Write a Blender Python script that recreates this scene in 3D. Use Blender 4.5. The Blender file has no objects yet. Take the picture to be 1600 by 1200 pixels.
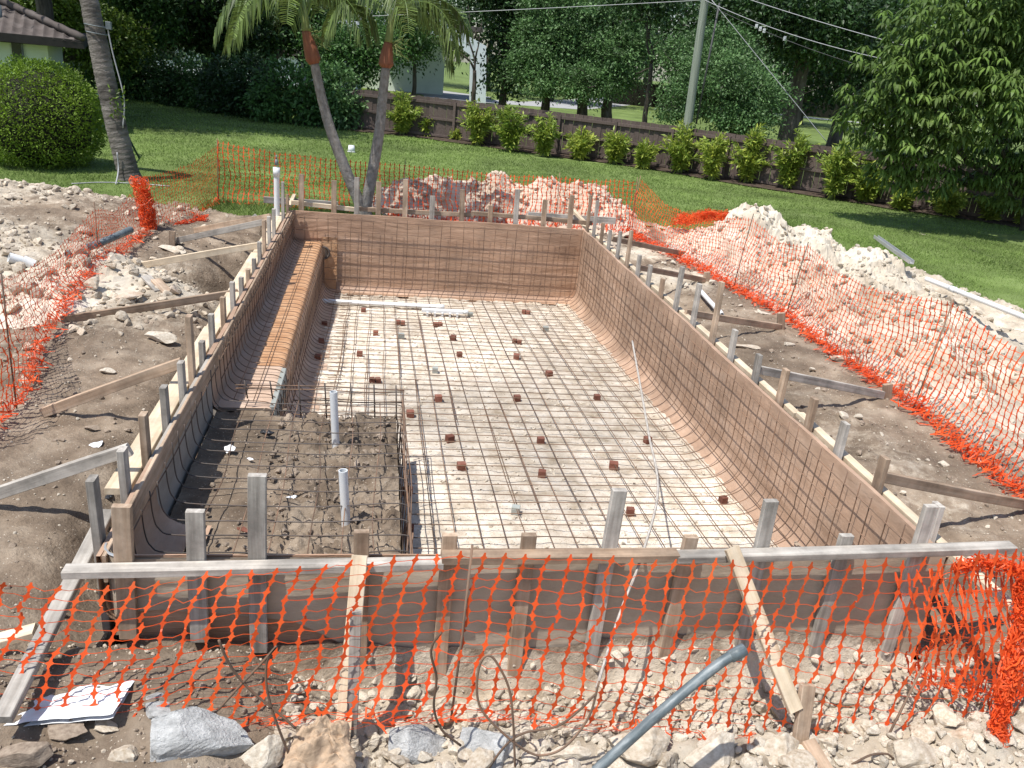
import bpy, bmesh, math
import numpy as np
from mathutils import Matrix, Vector

# ------------------------------------------------------------------ camera, world, sun, exposure
sc = bpy.context.scene
CF, CPITCH, CROLL, CYAW = 1290.87, 0.37186, 0.09964, 0.18212
CC = np.array([-1.1112, -4.007, 2.64885])
_F = np.array([math.sin(CYAW)*math.cos(CPITCH), math.cos(CYAW)*math.cos(CPITCH), -math.sin(CPITCH)])
_R0 = np.array([math.cos(CYAW), -math.sin(CYAW), 0.0]); _U0 = np.cross(_R0, _F)
_R = math.cos(CROLL)*_R0 + math.sin(CROLL)*_U0
_U = -math.sin(CROLL)*_R0 + math.cos(CROLL)*_U0
cam = bpy.data.objects.new("camera", bpy.data.cameras.new("camera"))
sc.collection.objects.link(cam)
cam.data.sensor_width = 36.0
cam.data.lens = CF/1600*36.0
cam.data.clip_start = 0.05
cam.data.clip_end = 1000
M4 = Matrix(((_R[0], _U[0], -_F[0], CC[0]), (_R[1], _U[1], -_F[1], CC[1]), (_R[2], _U[2], -_F[2], CC[2]), (0, 0, 0, 1)))
cam.matrix_world = M4
sc.camera = cam

SUN_TO = Vector((-0.40, -0.24, 1.0)).normalized()
world = bpy.data.worlds.new("World"); sc.world = world; world.use_nodes = True
wn = world.node_tree; wn.nodes.clear()
bg = wn.nodes.new("ShaderNodeBackground"); wo = wn.nodes.new("ShaderNodeOutputWorld")
sky = wn.nodes.new("ShaderNodeTexSky"); sky.sky_type = 'NISHITA'; sky.sun_disc = False
sky.sun_elevation = math.asin(SUN_TO.z); sky.sun_rotation = math.atan2(SUN_TO.x, SUN_TO.y)
bg.inputs[1].default_value = 0.14
wn.links.new(sky.outputs[0], bg.inputs[0]); wn.links.new(bg.outputs[0], wo.inputs[0])
sd = bpy.data.lights.new("sun", 'SUN'); sd.energy = 5.0; sd.angle = math.radians(0.5); sd.color = (1.0, 0.965, 0.91)
sun = bpy.data.objects.new("sun", sd); sc.collection.objects.link(sun)
sun.rotation_euler = SUN_TO.to_track_quat('Z', 'Y').to_euler()
sc.view_settings.view_transform = 'Standard'; sc.view_settings.look = 'None'
sc.view_settings.exposure = 0.18; sc.view_settings.gamma = 1.0
sc.cycles.max_bounces = 6; sc.cycles.diffuse_bounces = 3; sc.cycles.glossy_bounces = 2; sc.cycles.transmission_bounces = 2

# ------------------------------------------------------------------ helpers
def P(px, py, ax, c):
    """world point seen at photo pixel (px,py) that lies on the plane coord[ax]=c"""
    d = (px-800)/CF*_R - (py-600)/CF*_U + _F
    return CC + (c-CC[ax])/d[ax]*d
def depth(p): return float((np.asarray(p)-CC) @ _F)
rng = np.random.default_rng(7)
def U(a, b, n=None): return rng.uniform(a, b, n)
ORD = ['first','second','third','fourth','fifth','sixth','seventh','eighth','ninth','tenth','eleventh','twelfth','thirteenth','fourteenth','fifteenth','sixteenth','seventeenth','eighteenth','nineteenth','twentieth','twenty-first','twenty-second','twenty-third','twenty-fourth']

def vn(x, y, seed=0):
    xi = np.floor(x).astype(np.int64); yi = np.floor(y).astype(np.int64); fx = x-xi; fy = y-yi
    fx = fx*fx*(3-2*fx); fy = fy*fy*(3-2*fy)
    def h(a, b):
        n = (a*374761393 + b*668265263 + seed*982451653) & 0x7fffffff
        n = ((n ^ (n >> 13))*1274126177) & 0x7fffffff
        n = n ^ (n >> 16)
        return (n & 0xffff)/65535.0
    return (h(xi, yi)*(1-fx)+h(xi+1, yi)*fx)*(1-fy)+(h(xi, yi+1)*(1-fx)+h(xi+1, yi+1)*fx)*fy
def fbm(x, y, seed=0, oct=5, gain=.5):
    x = np.asarray(x, float); y = np.asarray(y, float); s = np.zeros(np.broadcast(x, y).shape); a = 1.0; t = 0
    for i in range(oct):
        s = s + a*(vn(x, y, seed+i*17)-.5); t += a; a *= gain; x = x*2.03+11.3; y = y*2.03+5.7
    return s/t*2

def link(o, parent=None):
    sc.collection.objects.link(o)
    if parent is not None: o.parent = parent
    return o
def tag(o, label=None, cat=None, group=None, kind=None):
    if label: o['label'] = label
    if cat: o['category'] = cat
    if group: o['group'] = group
    if kind: o['kind'] = kind
    return o
def thing(name, label, cat, loc=(0, 0, 0), group=None):
    o = bpy.data.objects.new(name, None); o.location = tuple(float(a) for a in loc); o.empty_display_size = .1
    link(o); return tag(o, label, cat, group)

class MB:
    def __init__(s): s.v = []; s.f = []; s.t = []; s.g = []; s.mi = []; s.n = 0
    def add(s, v, faces, tone=.5, gc=None, mi=0):
        v = np.asarray(v, float).reshape(-1, 3); k = len(v)
        s.v.append(v); s.g.append(v if gc is None else np.asarray(gc, float))
        s.t.append(np.full(k, tone) if np.isscalar(tone) else np.asarray(tone, float))
        for f in (faces if isinstance(faces, list) else [faces]):
            f = np.asarray(f, np.int64)
            s.f.append(f+s.n); s.mi.append(np.full(len(f), mi))
        s.n += k; return s
    def build(s, name, mats, parent=None, smooth=False):
        v = np.concatenate(s.v); off = np.array(parent.location) if parent is not None else np.zeros(3)
        if parent is not None and parent.parent is not None: off = off + np.array(parent.parent.location)
        me = bpy.data.meshes.new(name)
        me.vertices.add(len(v)); me.vertices.foreach_set('co', (v-off).astype(np.float32).ravel())
        lv = np.concatenate([f.ravel() for f in s.f]); cnt = np.concatenate([np.full(len(f), f.shape[1]) for f in s.f])
        me.loops.add(len(lv)); me.loops.foreach_set('vertex_index', lv.astype(np.int32))
        st = np.concatenate([[0], np.cumsum(cnt)[:-1]])
        me.polygons.add(len(cnt)); me.polygons.foreach_set('loop_start', st.astype(np.int32))
        me.polygons.foreach_set('loop_total', cnt.astype(np.int32))
        me.polygons.foreach_set('material_index', np.concatenate(s.mi).astype(np.int32))
        me.polygons.foreach_set('use_smooth', np.full(len(cnt), bool(smooth)))
        a = me.attributes.new('tone', 'FLOAT', 'POINT'); a.data.foreach_set('value', np.concatenate(s.t).astype(np.float32))
        a = me.attributes.new('gc', 'FLOAT_VECTOR', 'POINT'); a.data.foreach_set('vector', np.concatenate(s.g).astype(np.float32).ravel())
        me.update(calc_edges=True); me.validate()
        for m in (mats if isinstance(mats, (list, tuple)) else [mats]): me.materials.append(m)
        return link(bpy.data.objects.new(name, me), parent)

def nrm(a): a = np.asarray(a, float); return a/(np.linalg.norm(a, axis=-1, keepdims=True)+1e-12)
def beam(mb, p0, p1, w, t, up=(0, 0, 1), ch=.004, tone=None, twist=0.0, mi=0):
    """sawn timber from p0 to p1: w across, t along up; small chamfers; grain coords along length"""
    p0 = np.asarray(p0, float); p1 = np.asarray(p1, float); L = np.linalg.norm(p1-p0); d = (p1-p0)/L
    s = nrm(np.cross(d, up)); u = np.cross(s, d)
    a, b = w/2, t/2; c = min(ch, a*.4, b*.4)
    prof = [(-a+c, -b), (a-c, -b), (a, -b+c), (a, b-c), (a-c, b), (-a+c, b), (-a, b-c), (-a, -b+c)]
    ns = max(2, int(L/.4)+2); V = []; G = []; ro = U(0, 50)
    bow = U(-.004, .004, 2)*L
    for i in range(ns):
        q = i/(ns-1); k = 4*q*(1-q)
        e = .985 if i in (0, ns-1) else 1
        for (x, y) in prof:
            V.append(p0+d*L*q+s*(x*e+bow[0]*k)+u*(y*e+bow[1]*k)); G.append((q*L+ro, x+ro, y))
    F = [[i*8+j, i*8+(j+1) % 8, (i+1)*8+(j+1) % 8, (i+1)*8+j] for i in range(ns-1) for j in range(8)]
    caps = [list(range(7, -1, -1)), [(ns-1)*8+j for j in range(8)]]
    mb.add(V, [np.array(F), np.array(caps)], U(0, 1) if tone is None else tone, G, mi)
def box(mb, c, s, tone=.5, rz=0.0, mi=0, ch=.0):
    c = np.asarray(c, float); s = np.asarray(s, float)
    d = np.array([math.cos(rz), math.sin(rz), 0])*s[0]/2
    beam(mb, c-d, c+d, s[1], s[2], (0, 0, 1), ch if ch else min(.006, s[1]*.1, s[2]*.1), tone, mi=mi)
def tube(mb, pts, r, n=6, tone=.5, caps=True, mi=0):
    pts = np.asarray(pts, float); m = len(pts); r = np.full(m, r) if np.isscalar(r) else np.asarray(r, float)
    t = np.zeros_like(pts); t[1:-1] = pts[2:]-pts[:-2]; t[0] = pts[1]-pts[0]; t[-1] = pts[-1]-pts[-2]; t = nrm(t)
    a = np.array([0, 0, 1.]) if abs(t[0][2]) < .9 else np.array([1., 0, 0])
    x = nrm(np.cross(a, t[0])); V = []; G = []; L = 0; ro = U(0, 30)
    ang = np.arange(n)*2*math.pi/n
    for i in range(m):
        x = nrm(x-t[i]*(x@t[i])); y = np.cross(t[i], x)
        if i: L += np.linalg.norm(pts[i]-pts[i-1])
        V.append(pts[i]+r[i]*(np.cos(ang)[:, None]*x+np.sin(ang)[:, None]*y))
        G.append(np.stack([np.full(n, L+ro), np.cos(ang)*.1, np.sin(ang)*.1], 1))
    V = np.concatenate(V); G = np.concatenate(G)
    i = np.repeat(np.arange(m-1), n); j = np.tile(np.arange(n), m-1)
    F = [np.stack([i*n+j, i*n+(j+1) % n, (i+1)*n+(j+1) % n, (i+1)*n+j], 1)]
    if caps: F.append(np.array([list(range(n-1, -1, -1)), [(m-1)*n+k for k in range(n)]]))
    mb.add(V, F, tone, G, mi)
def spline(pts, k=6):
    p = np.asarray(pts, float); out = []
    q = np.vstack([2*p[0]-p[1], p, 2*p[-1]-p[-2]])
    for i in range(1, len(q)-2):
        for s in np.linspace(0, 1, k, endpoint=False):
            out.append(.5*((2*q[i])+(-q[i-1]+q[i+1])*s+(2*q[i-1]-5*q[i]+4*q[i+1]-q[i+2])*s*s+(-q[i-1]+3*q[i]-3*q[i+1]+q[i+2])*s**3))
    out.append(p[-1]); return np.array(out)
def sheet(mb, X, Y, Z, keep=None, tone=.5, flip=False, mi=0, gc=None):
    ny, nx = X.shape; V = np.stack([X.ravel(), Y.ravel(), Z.ravel()], 1)
    i, j = np.meshgrid(np.arange(ny-1), np.arange(nx-1), indexing='ij'); i = i.ravel(); j = j.ravel()
    F = np.stack([i*nx+j, i*nx+j+1, (i+1)*nx+j+1, (i+1)*nx+j], 1)
    if flip: F = F[:, ::-1]
    if keep is not None: F = F[keep.ravel()]
    used = np.unique(F); re = np.full(len(V), -1); re[used] = np.arange(len(used))
    tn = tone if np.isscalar(tone) else np.asarray(tone).ravel()[used]
    mb.add(V[used], re[F], tn, None if gc is None else gc[used], mi)

# base rock shapes
def _ico(sub):
    bm = bmesh.new(); bmesh.ops.create_icosphere(bm, subdivisions=sub, radius=1)
    v = np.array([x.co[:] for x in bm.verts]); f = np.array([[q.index for q in p.verts] for p in bm.faces]); bm.free(); return v, f
def rock_shape(sub, seed, cuts=11, rough=.06):
    r = np.random.default_rng(seed); v, f = _ico(sub); v = v.copy()
    for _ in range(cuts):
        n = nrm(r.normal(size=3)); d = r.uniform(.35, .85); h = v@n; m = h > d
        v[m] -= np.outer(h[m]-d, n)*r.uniform(.8, 1)
    k = r.normal(size=(4, 3))*3
    v *= (1+rough*sum(np.sin(v@kk*(1+i*.8)+i) for i, kk in enumerate(k))/2)[:, None]
    v += r.normal(size=v.shape)*rough*.12
    return v*np.array([1, r.uniform(.55, 1), r.uniform(.35, .85)]), f
ROCK1 = [rock_shape(1, 100+i, 4, .12) for i in range(10)]
ROCK2 = [rock_shape(2, 200+i) for i in range(10)]
ROCK3 = [rock_shape(3, 300+i, 10, .1) for i in range(10)]
ROCK4 = [rock_shape(4, 400+i, 16, .05) for i in range(8)]
ROCK6 = [rock_shape(5, 700+i, 20, .035) for i in range(6)]
ROCK5 = [rock_shape(3, 600+i, 18, .03) for i in range(8)]
def rotmat(a, b, c):
    ca, sa, cb, sb, cg, sg = math.cos(a), math.sin(a), math.cos(b), math.sin(b), math.cos(c), math.sin(c)
    return np.array([[ca*cb, ca*sb*sg-sa*cg, ca*sb*cg+sa*sg], [sa*cb, sa*sb*sg+ca*cg, sa*sb*cg-ca*sg], [-sb, cb*sg, cb*cg]])
def rock(mb, c, size, shapes=None, tilt=.5, tone=None, sc3=(1, 1, 1), yaw=None):
    v, f = shapes[rng.integers(len(shapes))]
    R = rotmat(U(0, 6.28) if yaw is None else yaw, U(-tilt, tilt), U(-tilt, tilt))
    mb.add((v*np.array(sc3))@R.T*size+np.asarray(c), f, U(0, 1) if tone is None else tone, v*3+U(0, 40))

# ------------------------------------------------------------------ materials
def mat(name, stops, scale=4.0, detail=6, rough=.9, bump=0.0, bscale=30.0, bdetail=6, coords='gc', stretch=(1, 1, 1),
        tone=.0, spec=.3, lime=None, trans=0.0, speck=None, bdist=.02, tonecol=None, metal=0.0, rdistort=0.0, blot=None):
    m = bpy.data.materials.new(name); m.use_nodes = True; nt = m.node_tree; N = nt.nodes; L = nt.links
    b = N['Principled BSDF']; out = N['Material Output']
    b.inputs['Roughness'].default_value = rough; b.inputs['Specular IOR Level'].default_value = spec; b.inputs['Metallic'].default_value = metal
    if coords == 'gc':
        tc = N.new('ShaderNodeAttribute'); tc.attribute_name = 'gc'; co = tc.outputs['Vector']
    else:
        tc = N.new('ShaderNodeTexCoord'); co = tc.outputs['Object']
    mp = N.new('ShaderNodeMapping'); mp.inputs['Scale'].default_value = stretch; L.new(co, mp.inputs[0]); co = mp.outputs[0]
    nz = N.new('ShaderNodeTexNoise'); nz.inputs['Scale'].default_value = scale; nz.inputs['Detail'].default_value = detail
    nz.inputs['Roughness'].default_value = .62; nz.inputs['Distortion'].default_value = rdistort; L.new(co, nz.inputs['Vector'])
    rp = N.new('ShaderNodeValToRGB'); el = rp.color_ramp.elements
    lo, hi = .28, .72
    for i, c in enumerate(stops):
        p = lo+(hi-lo)*i/max(1, len(stops)-1)
        e = el[i] if i < 2 and len(stops) > 1 else (el[0] if i == 0 else el.new(p))
        e.position = p; e.color = (*c, 1)
    if len(stops) == 1: el[1].color = (*stops[0], 1)
    L.new(nz.outputs[0], rp.inputs[0]); col = rp.outputs[0]
    at = N.new('ShaderNodeAttribute'); at.attribute_name = 'tone'
    if lime:
        # second ramp for limestone, mixed by the vertex weight plus noise
        r2 = N.new('ShaderNodeValToRGB'); e2 = r2.color_ramp.elements
        for i, c in enumerate(lime):
            p = lo+(hi-lo)*i/(len(lime)-1); e = e2[i] if i < 2 else e2.new(p); e.position = p; e.color = (*c, 1)
        L.new(nz.outputs[0], r2.inputs[0])
        n3 = N.new('ShaderNodeTexNoise'); n3.inputs['Scale'].default_value = 9; n3.inputs['Detail'].default_value = 8; n3.inputs['Roughness'].default_value = .7
        L.new(co, n3.inputs['Vector'])
        ad = N.new('ShaderNodeMath'); ad.operation = 'MULTIPLY_ADD'; L.new(at.outputs['Fac'], ad.inputs[0]); ad.inputs[1].default_value = 1.3
        L.new(n3.outputs[0], ad.inputs[2])
        mr = N.new('ShaderNodeMapRange'); mr.inputs[1].default_value = .82; mr.inputs[2].default_value = 1.12; L.new(ad.outputs[0], mr.inputs[0])
        mx = N.new('ShaderNodeMix'); mx.data_type = 'RGBA'; L.new(mr.outputs[0], mx.inputs['Factor']); L.new(col, mx.inputs['A']); L.new(r2.outputs[0], mx.inputs['B'])
        col = mx.outputs['Result']
    elif tonecol:
        mx = N.new('ShaderNodeMix'); mx.data_type = 'RGBA'; L.new(at.outputs['Fac'], mx.inputs['Factor']); L.new(col, mx.inputs['A']); mx.inputs['B'].default_value = (*tonecol, 1)
        col = mx.outputs['Result']
    if tone and not lime:
        mr = N.new('ShaderNodeMapRange'); mr.inputs[3].default_value = 1-tone; mr.inputs[4].default_value = 1+tone; L.new(at.outputs['Fac'], mr.inputs[0])
        mu = N.new('ShaderNodeMix'); mu.data_type = 'RGBA'; mu.blend_type = 'MULTIPLY'; mu.inputs['Factor'].default_value = 1
        L.new(col, mu.inputs['A']); L.new(mr.outputs[0], mu.inputs['B']); col = mu.outputs['Result']
    if blot:
        nb = N.new('ShaderNodeTexNoise'); nb.inputs['Scale'].default_value = blot[0]; nb.inputs['Detail'].default_value = 7; nb.inputs['Roughness'].default_value = .68
        L.new(tc.outputs['Vector'] if coords == 'gc' else tc.outputs['Object'], nb.inputs['Vector'])
        mr = N.new('ShaderNodeMapRange'); mr.inputs[1].default_value = .38; mr.inputs[2].default_value = .62; mr.inputs[3].default_value = 1-blot[1]; mr.inputs[4].default_value = 1+blot[1]*.35; L.new(nb.outputs[0], mr.inputs[0])
        mu = N.new('ShaderNodeMix'); mu.data_type = 'RGBA'; mu.blend_type = 'MULTIPLY'; mu.inputs['Factor'].default_value = 1
        L.new(col, mu.inputs['A']); L.new(mr.outputs[0], mu.inputs['B']); col = mu.outputs['Result']
    if speck:
        vo = N.new('ShaderNodeTexVoronoi'); vo.inputs['Scale'].default_value = speck[0]; L.new(co, vo.inputs['Vector'])
        s1 = N.new('ShaderNodeSeparateColor'); L.new(vo.outputs['Color'], s1.inputs[0])
        c1 = N.new('ShaderNodeMath'); c1.operation = 'LESS_THAN'; L.new(s1.outputs[0], c1.inputs[0]); c1.inputs[1].default_value = speck[2]
        c2 = N.new('ShaderNodeMath'); c2.operation = 'LESS_THAN'; L.new(vo.outputs['Distance'], c2.inputs[0]); c2.inputs[1].default_value = speck[3]
        c3 = N.new('ShaderNodeMath'); c3.operation = 'MULTIPLY'; L.new(c1.outputs[0], c3.inputs[0]); L.new(c2.outputs[0], c3.inputs[1])
        mx = N.new('ShaderNodeMix'); mx.data_type = 'RGBA'; L.new(c3.outputs[0], mx.inputs['Factor']); L.new(col, mx.inputs['A']); mx.inputs['B'].default_value = (*speck[1], 1)
        col = mx.outputs['Result']
    L.new(col, b.inputs['Base Color'])
    if bump:
        n2 = N.new('ShaderNodeTexNoise'); n2.inputs['Scale'].default_value = bscale; n2.inputs['Detail'].default_value = bdetail; n2.inputs['Roughness'].default_value = .65
        L.new(co, n2.inputs['Vector'])
        bp = N.new('ShaderNodeBump'); bp.inputs['Strength'].default_value = bump; bp.inputs['Distance'].default_value = bdist
        L.new(n2.outputs[0], bp.inputs['Height']); L.new(bp.outputs[0], b.inputs['Normal'])
    if trans:
        tr = N.new('ShaderNodeBsdfTranslucent'); L.new(col, tr.inputs[0]); ms = N.new('ShaderNodeMixShader'); ms.inputs[0].default_value = trans
        L.new(b.outputs[0], ms.inputs[1]); L.new(tr.outputs[0], ms.inputs[2]); L.new(ms.outputs[0], out.inputs[0])
    return m

LIME = [(.31, .245, .175), (.52, .445, .345), (.70, .635, .525)]
SOIL = [(.125, .09, .062), (.245, .187, .134), (.40, .325, .245)]
M = {}
M['lawn'] = mat('lawn', [(.09, .13, .03), (.138, .195, .05), (.19, .25, .08)], 1.1, 8, .95, .6, 60, blot=(.35, .3))
M['farlawn'] = M['lawn']
M['blade'] = mat('grass_blade', [(.155, .24, .048), (.24, .33, .09)], .5, 3, .7, tone=.4, trans=.35, blot=(.35, .3))
M['dug'] = mat('dug_soil', SOIL, 2.6, 10, .95, .9, 20, 10, lime=LIME, speck=(85, (.5, .44, .36), .07, .30), bdist=.03, blot=(.7, .34))
M['lime'] = mat('limestone', [(.34, .265, .18), (.50, .425, .33), (.66, .60, .50)], 1.6, 8, .95, .4, 14, 8, tone=.22, bdist=.02)
M['limew'] = mat('limestone_white', [(.40, .335, .255), (.55, .485, .39), (.70, .645, .55)], 2.0, 8, .95, .4, 14, 8, tone=.14, bdist=.02)
M['limeo'] = mat('limestone_orange', [(.42, .30, .205), (.55, .445, .345), (.68, .605, .51)], 1.2, 8, .95, .4, 9, 8, tone=.25, bdist=.02)
M['greyrock'] = mat('grey_rock', [(.34, .34, .33), (.50, .50, .485), (.64, .64, .62)], 1.5, 10, .92, .7, 9, 10, tone=.15, bdist=.03, blot=(1.6, .22))
M['clod'] = mat('soil_clod', [(.18, .135, .10), (.29, .23, .175), (.40, .325, .25)], 2, 8, .95, .4, 12, 8, tone=.25, bdist=.015)
M['floor'] = mat('crushed_limestone', [(.36, .285, .20), (.61, .53, .43), (.78, .715, .62)], 5, 12, .95, .6, 45, 9, tone=.22, speck=(75, (.36, .28, .20), .16, .38), bdist=.015, blot=(1.1, .22))
M['greywood'] = mat('weathered_timber', [(.24, .215, .185), (.40, .365, .32), (.54, .505, .45)], 9, 8, .85, .35, 40, 5, stretch=(.12, 3, 3), tone=.22, bdist=.004, blot=(3.0, .38))
M['brownwood'] = mat('brown_timber', [(.27, .18, .12), (.41, .30, .21), (.52, .41, .31)], 8, 8, .85, .3, 40, 5, stretch=(.12, 3, 3), tone=.22, bdist=.004, blot=(3.0, .38))
M['pine'] = mat('fresh_pine', [(.49, .375, .245), (.62, .505, .36), (.71, .61, .465)], 7, 8, .8, .25, 40, 5, stretch=(.12, 3, 3), tone=.12, bdist=.004, blot=(4.0, .22))
M['paper'] = mat('kraft_paper', [(.36, .215, .135), (.46, .29, .19), (.55, .37, .255)], 2.2, 6, .42, .35, 16, 4, tone=.1, stretch=(.5, 1, 5), bdist=.03, spec=.6, blot=(1.2, .25))
M['paperside'] = mat('kraft_paper_side', [(.35, .225, .15), (.44, .295, .205), (.52, .37, .27)], 2.2, 6, .6, .28, 11, 5, tone=.1, stretch=(.8, .8, 2.5), bdist=.03, spec=.4, blot=(1.1, .25))
M['tar'] = mat('tar_paper', [(.36, .295, .225), (.45, .375, .29), (.55, .47, .37)], 2.5, 6, .5, .22, 5, 5, stretch=(.8, 2, 1), bdist=.04, spec=.5, blot=(1.5, .22))
M['clay'] = mat('orange_paper', [(.38, .19, .09), (.50, .285, .155), (.58, .37, .22)], 4, 7, .7, .6, 18, 6, bdist=.03)  # niche panel's own orange; on the bench strip it stands for sunlight
M['shadedclay'] = mat('shaded_bench_paper', [(.42, .29, .20), (.52, .37, .27), (.60, .45, .35)], 3, 7, .8, .5, 16, 6, bdist=.03)  # bench paper with the grey-pink of the wall's shade put into its colour
M['ply'] = mat('grey_plywood', [(.28, .25, .21), (.36, .325, .28), (.42, .385, .34)], 3, 8, .85, .3, 20, 6, stretch=(1, .3, 2), bdist=.01)
M['rust'] = mat('rusty_steel', [(.10, .07, .05), (.17, .11, .075), (.28, .15, .085)], 7, 6, .75, .4, 120, 2, tone=.35, bdist=.003, spec=.4)
M['steel'] = mat('dark_steel', [(.05, .045, .045), (.09, .075, .065), (.15, .09, .06)], 7, 6, .6, .4, 120, 2, tone=.35, bdist=.003, spec=.5)
M['tagged'] = mat('limewashed_steel', [(.16, .11, .08), (.42, .38, .33), (.62, .6, .56)], 26, 5, .8, stretch=(1, 1, 1))
M['brick'] = mat('red_brick', [(.12, .045, .03), (.19, .075, .05), (.25, .115, .085)], 9, 6, .9, .6, 30, 5, tone=.25, bdist=.01)
M['greyblock'] = mat('grey_block', [(.25, .27, .25), (.36, .37, .34)], 9, 6, .9, .6, 30, 5, tone=.2, bdist=.01)
M['pvc'] = mat('white_pvc', [(.66, .68, .68), (.78, .79, .78)], 3, 4, .35, tone=.06, spec=.5)
M['greypvc'] = mat('grey_conduit', [(.09, .115, .125), (.14, .17, .18), (.30, .32, .32)], 8, 8, .5, .2, 40, 3, bdist=.003, spec=.5, blot=(9, .3))
M['metal'] = mat('galvanised', [(.45, .46, .46), (.62, .63, .62)], 4, 4, .45, metal=.6)
M['net'] = mat('orange_net', [(.72, .07, .012), (.83, .105, .02), (.88, .16, .04)], 2, 4, .5, tone=.22, trans=.25, spec=.4)
M['bag'] = mat('brown_bag', [(.36, .25, .16), (.45, .33, .225), (.52, .40, .285)], 5, 6, .75, .6, 14, 5, bdist=.02)
M['white'] = mat('white_plastic', [(.72, .73, .74), (.82, .83, .84)], 4, 5, .5, .3, 14, 4, bdist=.02)
M['blackp'] = mat('black_plastic', [(.02, .022, .025), (.05, .05, .055)], 4, 5, .4)
M['fence'] = mat('brown_fence', [(.085, .062, .053), (.115, .086, .074), (.14, .108, .094)], 5, 7, .8, .3, 30, 4, stretch=(3, 3, .25), tone=.14, bdist=.006)
M['bark'] = mat('bark', [(.04, .032, .026), (.09, .075, .06), (.16, .14, .12)], 3, 8, .95, .9, 10, 7, stretch=(.6, 8, 8), bdist=.04)
M['palmbark'] = mat('palm_bark', [(.15, .13, .11), (.27, .245, .22), (.38, .355, .32)], 4, 8, .9, .8, 12, 6, stretch=(2.5, 3, 3), bdist=.03)
M['palmbark2'] = mat('old_palm_bark', [(.08, .07, .06), (.19, .17, .15), (.29, .265, .235)], 3, 9, .95, .9, 9, 8, stretch=(3, 2, 2), bdist=.04, blot=(1.6, .5))
M['shaft'] = mat('crownshaft', [(.16, .055, .03), (.25, .095, .05), (.30, .15, .08)], 3, 5, .6, .3, 10, 4, stretch=(.4, 8, 8), bdist=.01)
M['gshaft'] = mat('green_shaft', [(.16, .20, .06), (.25, .28, .10)], 3, 5, .5, stretch=(.4, 8, 8))
def leafm(n, a, b, c=None, tr=.3, tone=.5, rough=.5, spec=.4): return mat(n, [a, b] + ([c] if c else []), .35, 4, rough, tone=tone, trans=tr, spec=spec)
M['mulch'] = mat('dark_mulch', [(.03, .02, .014), (.06, .042, .03), (.11, .08, .06)], 6, 8, .95, .6, 30, 6)
M['l_dark'] = leafm('leaf_dark', (.017, .045, .012), (.042, .092, .022), tr=.18, tone=.6)
M['l_mid'] = leafm('leaf_mid', (.04, .10, .024), (.085, .18, .042), tr=.25, tone=.6)
M['l_lit'] = leafm('leaf_lit', (.065, .14, .04), (.135, .235, .085), tr=.25, tone=.6)
M['l_yel'] = leafm('leaf_yellowgreen', (.085, .15, .018), (.15, .22, .03), tr=.3)
M['l_shrub'] = mat('leaf_shrub', [(.11, .23, .03), (.18, .32, .05)], .5, 4, .45, tone=.3, trans=.28, spec=.4, tonecol=(.44, .46, .08))
M['l_lit2'] = leafm('leaf_drooping', (.085, .155, .03), (.16, .235, .055), tr=.3, rough=.5, spec=.25)
M['l_palm'] = leafm('leaf_palm', (.075, .135, .028), (.17, .225, .06), tr=.3, rough=.4, spec=.5)
M['l_bush'] = leafm('leaf_bush', (.13, .225, .015), (.21, .32, .03), tr=.3, rough=.6, tone=.35)
M['core'] = mat('dark_core', [(.012, .014, .008), (.03, .028, .018)], 6, 6, .95)  # near-black solid filling behind the outer leaves
M['roof'] = mat('brown_roof_tile', [(.06, .048, .043), (.095, .078, .07), (.125, .108, .10)], 3, 7, .8, .3, 20, 4, tone=.2, bdist=.01)
M['stucco'] = mat('pale_green_stucco', [(.60, .68, .54), (.68, .75, .61)], 2, 5, .9, .2, 60, 4, bdist=.005)
M['hwhite'] = mat('white_stucco', [(.62, .66, .70), (.74, .77, .80)], 1, 5, .9)
M['dark'] = mat('dark_trim', [(.02, .017, .015), (.04, .034, .03)], 4, 4, .7)
M['glass'] = mat('window_glass', [(.01, .012, .015), (.03, .035, .04)], 2, 2, .1, spec=.6)
M['asphalt'] = mat('pale_asphalt', [(.30, .30, .30), (.38, .38, .38)], .8, 6, .9)
M['pole'] = mat('treated_pole', [(.16, .18, .15), (.24, .27, .22), (.32, .34, .29)], 5, 8, .9, .5, 20, 5, stretch=(.2, 6, 6), bdist=.02)
M['wire'] = mat('cable', [(.05, .05, .05), (.09, .09, .09)], 3, 2, .6)
M['wirel'] = mat('pale_cable', [(.35, .35, .36), (.45, .45, .46)], 3, 2, .5)
M['green'] = mat('green_metal', [(.01, .035, .03), (.02, .06, .05)], 3, 2, .5)

# ------------------------------------------------------------------ ground
PL = 10.17                               # pool length; pool is x -2.5..2.5, y 0..PL, rim z=0
LZ = -0.32                               # lawn level
def floor_z(y): return -1.34+.043*(9.9-np.clip(y, 0, 10))
POLY = np.array([(-14, -6), (-14, 12.0), (-9, 12.5), (-7.6, 12.7), (-6.3, 12.0), (-4.6, 11.5), (-3.6, 10.9), (-2.4, 10.75), (-1.2, 11.1), (-1.0, 13.4), (1, 14.4),
                 (3.4, 14.3), (4.6, 13.2), (5.0, 12.6), (6.2, 12.4), (7.4, 11.6), (8.6, 10.9), (9.0, 9.6), (9.0, 8.0), (9.6, 6.2), (11, 3.5), (12, -6)])
def inpoly(x, y, poly=POLY):
    r = np.zeros(np.broadcast(x, y).shape, bool); n = len(poly)
    for i in range(n):
        x1, y1 = poly[i]; x2, y2 = poly[(i+1) % n]
        if y1 == y2: continue
        c = ((y1 > y) != (y2 > y)) & (x < (x2-x1)*(y-y1)/(y2-y1)+x1); r ^= c
    return r
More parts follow.
